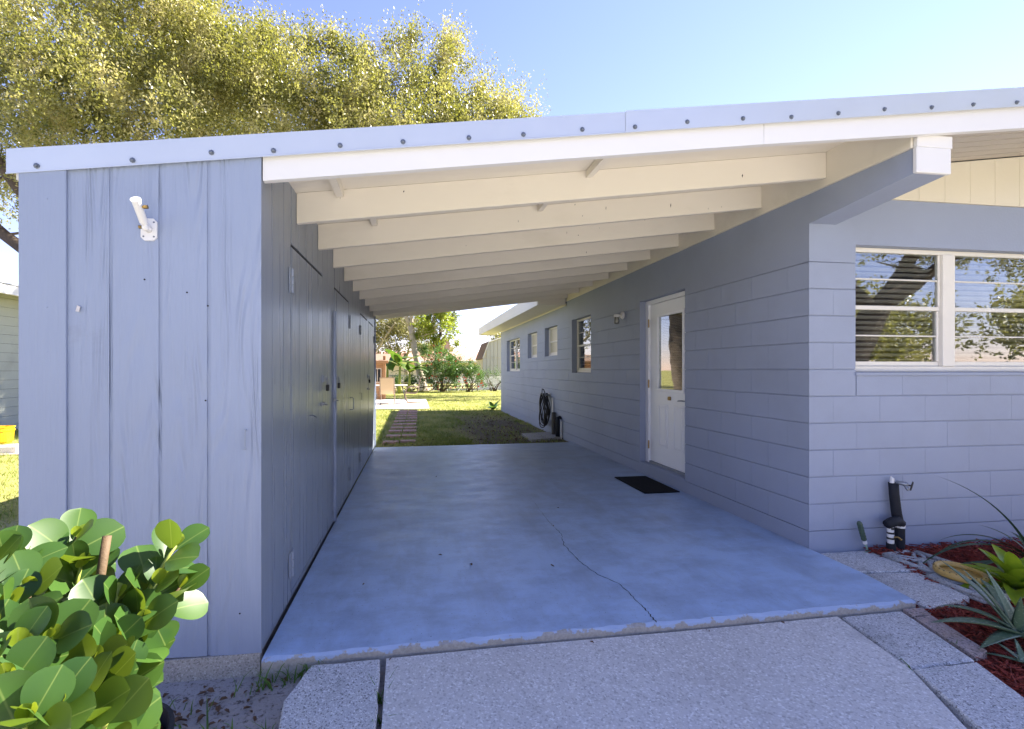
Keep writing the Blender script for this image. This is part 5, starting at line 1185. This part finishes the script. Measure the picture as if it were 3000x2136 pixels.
# power lines strung between two poles
def line(z0, z1, y, label):
    m = MB(); A, B = Vector((-26, y+2, z0)), Vector((30, y-2, z1)); pts = []
    for k in range(41):
        s = k/40; p = A+(B-A)*s; p.z -= 3.6*s*(1-s); pts.append(p)
    m.tube(pts, .016, 5, cap=False); o = m.build('power_line', MAT['wire'], smooth=True); tag(o, label, 'cable')
line(7.7, 4.6, 36, 'topmost black power line strung above the back fence'); line(7.45, 4.4, 36.2, 'middle black power line just under the topmost one'); line(6.9, 3.6, 37, 'lowest thin power line above the back fence')
for x, y, lab in ((-26, 38.3, 'wooden utility pole at the end of the lines beyond the shed'), (30, 34.3, 'wooden utility pole at the end of the lines behind the house')):
    t = thing('utility_pole', lab, 'pole', (x, y, -.1), 'utility poles'); m = MB(); m.tube([(x, y, -.3), (x, y, 9)], [.16, .11], 10); m.build('shaft', MAT['pole'], t); m = MB(); m.cbox(x-.05, x+.05, y-2.6, y+.9, 6.4 if x < 0 else 4.3, 6.55 if x < 0 else 4.45, .01); m.build('crossarm', MAT['pole'], t)

# ------------------------------------------------------------------ neighbour on the left
t = thing('neighbour_house', 'olive grey neighbouring house with white eave seen past the shed', 'house', (-12, 12, -.1))
for k in range(16):
    z = -.1+k*.2032; m = MB(); m.box(-9.25, -9.0+random.uniform(-.001, .001), 3.0, 20.0, z, z+.198); m.build('course', MAT['olive'], t)
m = MB(); m.box(-16, -9.03, 3.02, 19.98, -.1, 3.1); m.build('wall_core', MAT['slot'], t)
m = MB(); m.cbox(-8.42, -8.38, 2.5, 20.5, 2.93, 3.13, .005); m.build('fascia', MAT['white'], t)
m = MB(); m.box(-8.995, -8.425, 2.6, 20.4, 3.03, 3.05); m.build('soffit', MAT['cream'], t)
m = MB(); m.prism([(-16.6, 2.5), (-8.36, 2.5), (-8.36, 20.5), (-16.6, 20.5)], lambda x, y: 3.14+.10*(-8.36-x), lambda x, y: 3.18+.10*(-8.36-x)); m.build('roof', MAT['roof'], t)
t = thing('yellow_bucket', 'yellow plastic bucket standing on scrap timber beside the neighbouring wall', 'bucket', (-7.35, 9.6, .02))
m = MB(); m.lathe([(.14, 0), (.165, .22), (.180, .222), (.182, .25), (.170, .252), (.173, .285), (.186, .287), (.186, .30), (.172, .30), (.16, .03), (.01, .02)], (-7.35, 9.6, .02), 26); m.build('bucket_body', MAT['bucket'], t, smooth=False)
m = MB(); 
for (z0, z1, a0, a1) in ((.11, .14, -75, -20), (.05, .09, -55, -30)):
    n = 8
    for i in range(n):
        a, b_ = R(a0+(a1-a0)*i/n), R(a0+(a1-a0)*(i+1)/n); r0, r1 = .1415+.025*z0/.22+.002, .1415+.025*z1/.22+.002
        m.quad(*[(-7.35+r_*math.cos(q), 9.6+r_*math.sin(q), .02+z) for r_, q, z in ((r0, a, z0), (r0, b_, z0), (r1, b_, z1), (r1, a, z1))])
m.build('label_print', MAT['label'], t, fixn=False)
scr = [(-7.4, 9.55, -.03, 5), (-7.2, 9.3, -.055, 18), (-6.9, 9.1, .0, 24), (-6.85, 8.95, .04, 30), (-6.6, 8.7, -.06, 12), (-6.5, 8.6, -.03, -5), (-6.3, 8.2, -.07, 15), (-6.1, 7.9, -.06, 8)]
for i, (x, y, z, a) in enumerate(scr):
    m = MB(); m.cbox(-.9, .9, -.075, .075, -.018, .018, .004); rot = Matrix.Rotation(R(a+random.uniform(-8, 8)), 4, 'Z') @ Matrix.Rotation(R(random.uniform(-3, 3)), 4, 'Y'); m.v = [tuple(rot @ Vector(p)+Vector((x, y, z))) for p in m.v]
    tag(m.build('scrap_plank', MAT['wood']), 'weathered scrap plank in the sunlit pile beside the neighbouring house', 'plank', 'scrap planks in the pile')
m = MB(); m.cbox(-6.98, -6.38, 8.62, 8.80, -.085, .10, .012); o = m.build('concrete_block', MAT['concrete']); tag(o, 'pale concrete block lying on the scrap timber pile beyond the shed', 'block')

# ------------------------------------------------------------------ trees
def crown(name, parent, blobs, mat, lsize=(.06, .1), aspect=.5, seed=1, upb=.6, twigL=(.5, 1.1), leaves=20, spread=.06):
    g = np.random.default_rng(seed); V = []
    for (c, r_, ntw, ncl) in blobs:
        c, r_ = np.array(c), np.array(r_)
        d = g.normal(size=(ncl, 3)); d /= np.linalg.norm(d, axis=1)[:, None]; d[:, 2] = np.where(d[:, 2] < -.35, -d[:, 2]*.5, d[:, 2])
        cl = c+d*r_*(.45+.55*g.random(ncl)[:, None]**.45)
        ci = g.integers(0, ncl, ntw); base = cl[ci]+g.normal(0, .11, (ntw, 3))*r_.mean()
        out = (base-c)/r_; out /= np.linalg.norm(out, axis=1)[:, None]+1e-6
        td = out*.65+np.array([0, 0, upb])+g.normal(0, .4, (ntw, 3)); td /= np.linalg.norm(td, axis=1)[:, None]
        tl = g.uniform(*twigL, ntw)
        s = np.tile(np.linspace(.05, 1, leaves), ntw); ti = np.repeat(np.arange(ntw), leaves)
        p = base[ti]+td[ti]*(tl[ti]*s)[:, None]+g.normal(0, spread, (ntw*leaves, 3))
        a = td[ti]*.5+g.normal(0, .75, p.shape); a /= np.linalg.norm(a, axis=1)[:, None]
        nrm = g.normal(0, .8, p.shape)+np.array([0, 0, .6]); b = np.cross(nrm, a); b /= np.linalg.norm(b, axis=1)[:, None]+1e-6
        l = g.uniform(*lsize, len(p))[:, None]*(1-.25*s[:, None]); w = l*aspect*.5
        V.append(np.stack([p, p+a*l*.45+b*w, p+a*l, p+a*l*.45-b*w], 1).reshape(-1, 3))
    v = np.concatenate(V); og = (float(v[:, 0].mean()), float(v[:, 1].mean()), float(v[:, 2].min()))
    me = np_mesh(name, v-np.array(og), 4, mat); return link(bpy.data.objects.new(name, me), parent, og)
def limb(m, a, b_, r0, r1, seed=0, bend=.12, n=7):
    rr = random.Random(seed); a, b_ = Vector(a), Vector(b_); L = (b_-a).length; pts = []; o1 = Vector((rr.uniform(-1, 1), rr.uniform(-1, 1), rr.uniform(-.3, .6)))*L*bend
    for k in range(n+1):
        s = k/n; pts.append(a+(b_-a)*s+o1*math.sin(math.pi*s)+Vector((rr.uniform(-1, 1), rr.uniform(-1, 1), 0))*L*.012)
    m.tube(pts, [r0+(r1-r0)*(k/n)**.8 for k in range(n+1)], 9, cap=True); return pts
def tree(name, label, base, trunk, limbs, blobs, leafm, barkm, group=None, **kw):
    t = thing(name, label, 'tree', base, group); m = MB()
    pts = [Vector(base)+Vector(p) for p, _ in trunk]; m.tube(pts, [r_ for _, r_ in trunk], 12)
    for i, (a, b_, r0, r1) in enumerate(limbs):
        ps = limb(m, a, b_, r0, r1, i+kw.get('seed', 1)*13)
        for k in range(2, 7):
            e = ps[k]+Vector((math.cos(i*2.1+k*2.6)*1.2, math.sin(i*2.1+k*2.6)*1.2, .5+.3*(k % 3))); limb(m, ps[k], e, max(.02, r1*.9), .012, i*7+k, .15, 4)
    m.build('trunk', MAT[barkm], t, smooth=True); crown('crown', t, blobs, MAT[leafm], **kw); return t
# big live oaks behind the storage shed
tree('oak_tree', 'tall broad live oak rising behind the left end of the shed', (-10.2, 15.5, -.1), [((0, 0, -.2), .62), ((.1, .1, .6), .48), ((.2, 0, 2.4), .42), ((.5, .2, 4.2), .34), ((.4, .3, 6), .25)],
     [((-9.8, 15.6, 3.8), (-13.2, 14.5, 7.2), .24, .07), ((-9.8, 15.6, 4.0), (-6.4, 15.6, 8.8), .24, .07), ((-9.7, 15.7, 5.0), (-10.6, 16.8, 10.8), .2, .06), ((-9.8, 15.7, 4.4), (-11.8, 13.4, 9.2), .2, .06), ((-9.8, 15.6, 3.9), (-7.6, 13.6, 6.4), .18, .05)],
     [((-10.2, 15.5, 9.8), (5.2, 3.4, 4.8), 3600, 170), ((-13.8, 15.0, 6.6), (2.6, 2.2, 2.4), 900, 40), ((-6.8, 15.5, 10.0), (2.4, 2.4, 3.4), 1500, 60), ((-11.0, 13.0, 7.2), (4.0, 1.8, 2.8), 1500, 60), ((-14.6, 15.6, 11), (3, 3, 3), 900, 40), ((-7.4, 13.2, 7.0), (2.2, 1.5, 2.0), 800, 30)], 'oak', 'bark', lsize=(.08, .13), seed=21, leaves=22)
tree('oak_tree', 'feathery topped live oak spreading above the middle of the carport roof', (-3.4, 15.2, -.1), [((0, 0, -.2), .5), ((.05, .1, .6), .38), ((.4, -.1, 2.2), .33), ((.3, .1, 4.0), .27), ((.5, .1, 5.6), .2)],
     [((-3.1, 15.2, 3.2), (.6, 15.0, 8.4), .2, .06), ((-3.1, 15.2, 3.6), (-5.6, 15.4, 8.4), .2, .06), ((-2.9, 15.3, 4.6), (-2.4, 15.4, 10.0), .18, .05), ((-3.1, 15.2, 3.0), (-1.4, 13.6, 6.8), .16, .05), ((-2.9, 15.3, 5), (2.4, 15.8, 8.6), .12, .04)],
     [((-3.6, 15.2, 8.2), (3.0, 2.6, 2.4), 2300, 100), ((-.6, 15.0, 8.0), (2.6, 2.2, 2.4), 1900, 80), ((2.2, 15.2, 7.8), (2.2, 2.0, 2.3), 1500, 60), ((-5.4, 14.6, 8.8), (1.8, 1.5, 2.2), 900, 36), ((-1.5, 13.6, 6.8), (3.6, 1.4, 1.4), 700, 40), ((-.40, 15, 10.9), (.38, .4, 1.4), 120, 9), ((1.25, 15, 10.5), (.55, .5, 1.6), 200, 14), ((1.75, 15, 9.6), (.6, .5, 1.1), 130, 9), ((-2.6, 15, 10.7), (.45, .45, 1.1), 110, 8), ((-3.3, 15, 10.6), (.4, .4, 1.0), 90, 7), ((-1.8, 15, 10.5), (.4, .4, .9), 80, 7), ((-4.3, 15, 10.6), (.55, .5, 1.0), 110, 8), ((.35, 15, 10.0), (.4, .4, .9), 80, 6), ((-1.1, 15, 10.2), (.35, .4, .8), 60, 5), ((2.6, 15.2, 9.3), (.55, .5, .9), 120, 8), ((3.3, 15.2, 8.6), (.8, .7, .9), 170, 10), ((4.0, 15.2, 8.2), (.5, .5, .7), 80, 6)], 'oak', 'bark', lsize=(.075, .12), seed=22, leaves=22, upb=.9)
# back fence trees
t = tree('pale_trunk_tree', 'tree with a smooth pale forked trunk standing at the back fence', (.77, 30.5, -.03), [((0, 0, -.1), .36), ((-.05, 0, .25), .27), ((-.27, 0, 1.1), .225), ((-.52, 0, 2.2), .20), ((-.72, 0, 3.3), .20), ((-.83, 0, 4.2), .21)],
     [((-.1, 30.5, 4.1), (-.9, 30.5, 6.2), .16, .08), ((-.05, 30.5, 4.1), (.65, 30.4, 6.4), .15, .08), ((.1, 30.5, 3.2), (2.2, 30.6, 3.9), .06, .03)],
     [((-.3, 30.5, 7.2), (2.8, 2.5, 1.8), 420, 30), ((1.0, 30.8, 4.6), (1.3, 1.2, 1.3), 170, 12), ((.9, 31, 3.2), (.9, .8, .8), 70, 6)], 'yellowleaf', 'palebark', lsize=(.14, .26), seed=31, leaves=14, upb=.1, twigL=(.4, .9))
tree('leaning_tree', 'tree with slim dark leaning limbs behind the flowering bush', (1.5, 32, -.03), [((0, 0, -.1), .16), ((.05, 0, .8), .13), ((.1, 0, 1.8), .11), ((.12, 0, 2.4), .09)],
     [((1.6, 32, 2.2), (2.75, 32, 5.6), .085, .05), ((1.6, 32, 1.8), (.95, 32.2, 4.6), .07, .03), ((1.6, 32, 2.0), (1.45, 31.8, 5.2), .065, .03), ((1.65, 32, 2.3), (1.9, 32.1, 5.4), .05, .03)],
     [((1.7, 32, 4.4), (1.2, 1.0, 1.2), 130, 10), ((2.5, 32, 6.2), (1.5, 1.4, 1.0), 140, 10), ((2.2, 32.2, 3.0), (.8, .7, .7), 60, 6)], 'yellowleaf', 'bark', lsize=(.13, .22), seed=32, leaves=14, upb=.1, twigL=(.3, .8))
k_ = 0
for (x, y, h, rx, rz_, lm, lab) in ((-3.2, 36, 6.2, 3.2, 2.8, 'oakdry', 'pale grey green tree behind the banana plants'), (-.6, 40, 5.6, 2.6, 2.8, 'oakdry', 'hazy olive tree behind the pale forked trunk'), (-7.5, 38, 8.0, 4.0, 4.0, 'oakdry', 'broad dry leaved tree far behind the storage shed'), (9.5, 41, 5.0, 2.6, 2.0, 'oak', 'dark green tree above the barn shed roof'), (2.2, 55, 4.5, 2.2, 2.0, 'oak', 'distant rounded tree behind the far cream house')):
    k_ += 1
    tree('background_tree', lab, (x, y, -.05), [((0, 0, -.1), .25), ((.1, 0, 1.2), .18), ((0, 0, h*.5), .13)], [((x, y, h*.3), (x+rx*.6, y, h*.8), .12, .04), ((x, y, h*.3), (x-rx*.6, y, h*.75), .12, .04)],
         [((x, y, h*.62), (rx, rx*.8, rz_), 700, 44)], lm, 'palebark' if lm == 'oakdry' else 'bark', group='trees beyond the back fence', lsize=(.15, .27), seed=40+k_, leaves=14)
tree('yard_tree', 'tree behind the house whose branch tips show over the eave', (8.8, 25, -.05), [((0, 0, -.1), .3), ((0, 0, 1.5), .22), ((-.1, 0, 3.4), .17)], [((8.7, 25, 3), (6.4, 24.8, 6.2), .12, .04), ((8.7, 25, 3), (10.8, 25, 6.4), .12, .04), ((8.7, 25, 3), (8.6, 26, 7), .12, .04)],
     [((8.6, 25, 6.6), (3.0, 2.4, 1.7), 650, 40), ((5.6, 24.6, 5.7), (1.2, 1.0, .7), 90, 8)], 'oak', 'bark', lsize=(.10, .17), seed=51, leaves=16)
# flowering bush with red blooms
def bush(name, label, base, blobs, mat, flowers=0, seed=3, lsize=(.07, .13), cat='bush', leaves=14):
    t = thing(name, label, cat, base); m = MB(); rr = random.Random(seed)
    for (c, r_, n_, k) in blobs:
        for q in range(3): limb(m, (base[0]+rr.uniform(-.2, .2), base[1], base[2]), (c[0]+rr.uniform(-.5, .5)*r_[0], c[1]+rr.uniform(-.5, .5)*r_[1], c[2]+r_[2]*.3), .03, .012, rr.randint(0, 999), .1, 5)
    m.build('stems', MAT['stem'], t, smooth=True); crown('foliage', t, blobs, MAT[mat], lsize=lsize, seed=seed, leaves=leaves, twigL=(.25, .6), upb=.35)
    for i in range(flowers):
        c, r_, _, _ = rr.choice(blobs); d = Vector((rr.gauss(0, 1), -abs(rr.gauss(0, 1))-.4, rr.gauss(0, 1))).normalized(); p = Vector((c[0]+d.x*r_[0], c[1]+d.y*r_[1], c[2]+d.z*r_[2])); m = MB()
        for j in range(5):
            a = j*1.2566; e = Vector((math.cos(a), -.35, math.sin(a)))*.055; f = Vector((-math.sin(a), 0, math.cos(a)))*.03; m.add([p, p+e*.6+f, p+e, p+e*.6-f], [(0, 1, 2, 3)])
        m.build('flower', MAT['flower'], t, fixn=False)
    return t
bush('flowering_bush', 'large green bush dotted with red flowers at the back fence', (1.9, 29.3, -.03), [((1.75, 29.3, 1.15), (1.15, .8, 1.15), 420, 30), ((1.3, 29.4, 2.1), (.8, .7, .8), 170, 14), ((2.6, 29.3, .8), (.8, .7, .75), 200, 14), ((2.4, 29.3, 1.7), (.6, .5, .5), 80, 8), ((1.2, 29.2, .55), (.6, .5, .5), 110, 8)], 'bushleaf', 46, 61)
bush('drooping_bush', 'arching dark green shrub with red blooms beside the barn shed fence', (3.55, 29.0, -.03), [((3.5, 29, 1.35), (.45, .4, .4), 90, 8), ((3.9, 29, .85), (.35, .3, .45), 70, 8), ((3.2, 29, .9), (.35, .3, .5), 70, 8), ((4.15, 29, .5), (.25, .3, .3), 36, 5)], 'bushleaf', 12, 62)
bush('fence_vine', 'leafy vine growing over the fence by the barn shed', (5.2, 29.85, -.03), [((4.9, 29.9, 1.0), (.7, .12, .12), 60, 8), ((5.2, 29.9, .45), (.9, .1, .45), 50, 10), ((6.2, 29.9, .7), (.6, .1, .4), 40, 8)], 'bushleaf', 0, 63, (.05, .09), 'vine', 10)
bush('low_shrub', 'low shadowed shrubs along the fence under the pale trunk', (-.3, 29.6, -.03), [((-.6, 29.6, .4), (.9, .5, .5), 120, 10), ((.3, 29.4, .3), (.5, .4, .35), 60, 6), ((3.0, 29.6, .25), (1.0, .4, .25), 70, 8)], 'bushleaf', 0, 64)
# banana plants
def banana(loc, label, n, h, seed):
    t = thing('banana_plant', label, 'banana plant', loc, 'banana plants'); rr = random.Random(seed); m = MB(); x, y, z = loc; m.tube([(x, y, z-.05), (x+.03, y, z+h*.35), (x+.06, y, z+h*.62)], [.10, .085, .05], 9); m.build('stalk', MAT['greenstem'], t, smooth=True)
    for k in range(n):
        a = k*2.4+rr.uniform(-.3, .3); el = R(rr.uniform(35, 80)); L = h*rr.uniform(.55, .8); dr = rr.uniform(.9, 2.1); m = MB(); N = 14; ca, sa = math.cos(a), math.sin(a); px = pz = 0.; ang = el; rows = []
        for i in range(N+1):
            u = i/N; w = 0 if u < .12 else L*.16*math.sin(math.pi*min(1, (u-.12)/.88)**.75)**.8; w = max(w, .008)*(rr.uniform(.8, 1.) if i % 3 == 0 else 1)
            rows.append([(x+.05+px*ca-s*w*sa, y+px*sa+s*w*ca, z+h*.6+pz+(-abs(s)*w*.25)) for s in (-1, 0, 1)]); px += math.cos(ang)*L/N; pz += math.sin(ang)*L/N; ang -= dr/N
        m.add([p for r_ in rows for p in r_], [(i*3+q, (i+1)*3+q, (i+1)*3+q+1, i*3+q+1) for i in range(N) for q in range(2)]); m.build('leaf', MAT['banana'], t, smooth=True, fixn=False)
banana((-.75, 27.4, -.03), 'banana plant with a tall upright leaf beside the playhouse', 11, 2.5, 71)
banana((-.2, 28.2, -.03), 'banana plant with yellowing arched leaves left of the pale trunk', 10, 1.9, 72)
banana((-1.5, 28.4, -.03), 'banana plant with drooping fronds behind the playhouse roof', 11, 2.6, 73)

m = MB(); m.box(-80, 80, -11.2, -9.3, -.2, -.05); tag(m.build('added_bounce_sidewalk', MAT['concrete']), kind='structure')  # unseen, added as bright ground that bounces sunlight towards the carport
m = MB(); m.box(-80, 80, -19, -12.5, -.3, -.08); tag(m.build('street', mk('street_asphalt', (.11, .11, .11), .9, .2, .2, 3, bs=60, bst=.4)), kind='structure')
# ------------------------------------------------------------------ street side, mirrored in the window glass
tree('street_oak', 'leaning street oak across the front lawn opposite the front window', (11.6, -5.0, -.1), [((0, 0, -.2), .55), ((.1, 0, .5), .42), ((.5, -.1, 1.6), .38), ((1.5, -.3, 3.0), .34), ((3.0, -.5, 4.4), .28)],
     [((12.1, -5.1, 1.5), (10.4, -5.6, 5.2), .24, .08), ((13.1, -5.3, 3.0), (17.5, -5.6, 5.8), .24, .08), ((13.1, -5.3, 3.0), (13.4, -7.5, 6.5), .2, .07), ((14.4, -5.5, 4.4), (15.6, -4.6, 7.4), .2, .06), ((11.9, -5.0, 1.3), (9.4, -4.4, 4.2), .16, .05)],
     [((13.5, -5.6, 6.4), (5.5, 3.4, 2.8), 2200, 120), ((9.6, -5, 5.0), (2.4, 2., 1.6), 600, 36), ((18, -5.6, 5.0), (2.8, 2, 2.0), 800, 40)], 'oak', 'bark', lsize=(.09, .15), seed=81, leaves=18)
for (x, y, rx, h, sd_, lab) in ((22, -16, 6, 5.0, 82, 'wide hedge like tree far across the street, opposite the house'), (33, -11, 6, 5.5, 83, 'rounded tree down the street to the right of the street oak'), (12, -24, 6, 6, 84, 'large round tree straight across the street'), (-6, -22, 6, 6, 85, 'round tree across the street opposite the shed'), (28, -21, 7, 6.5, 86, 'tall spreading tree behind the hedge like tree across the street'), (42, -16, 7, 6.5, 87, 'broad tree far down the street past the rounded tree'), (18, -11.8, 3.5, 3.2, 88, 'low bushy tree on the verge behind the leaning street oak')):
    tree('street_tree', lab, (x, y, -.1), [((0, 0, -.1), .3), ((0, 0, 1.5), .22), ((0, 0, 3), .15)], [((x, y, 1.2), (x+3, y, 4), .12, .04), ((x, y, 1.2), (x-3, y, 4), .12, .04)], [((x, y, h*.55), (rx, rx*.6, h*.52), 800, 60)], 'oak', 'bark', group='trees across the street', lsize=(.2, .34), seed=sd_, leaves=14)
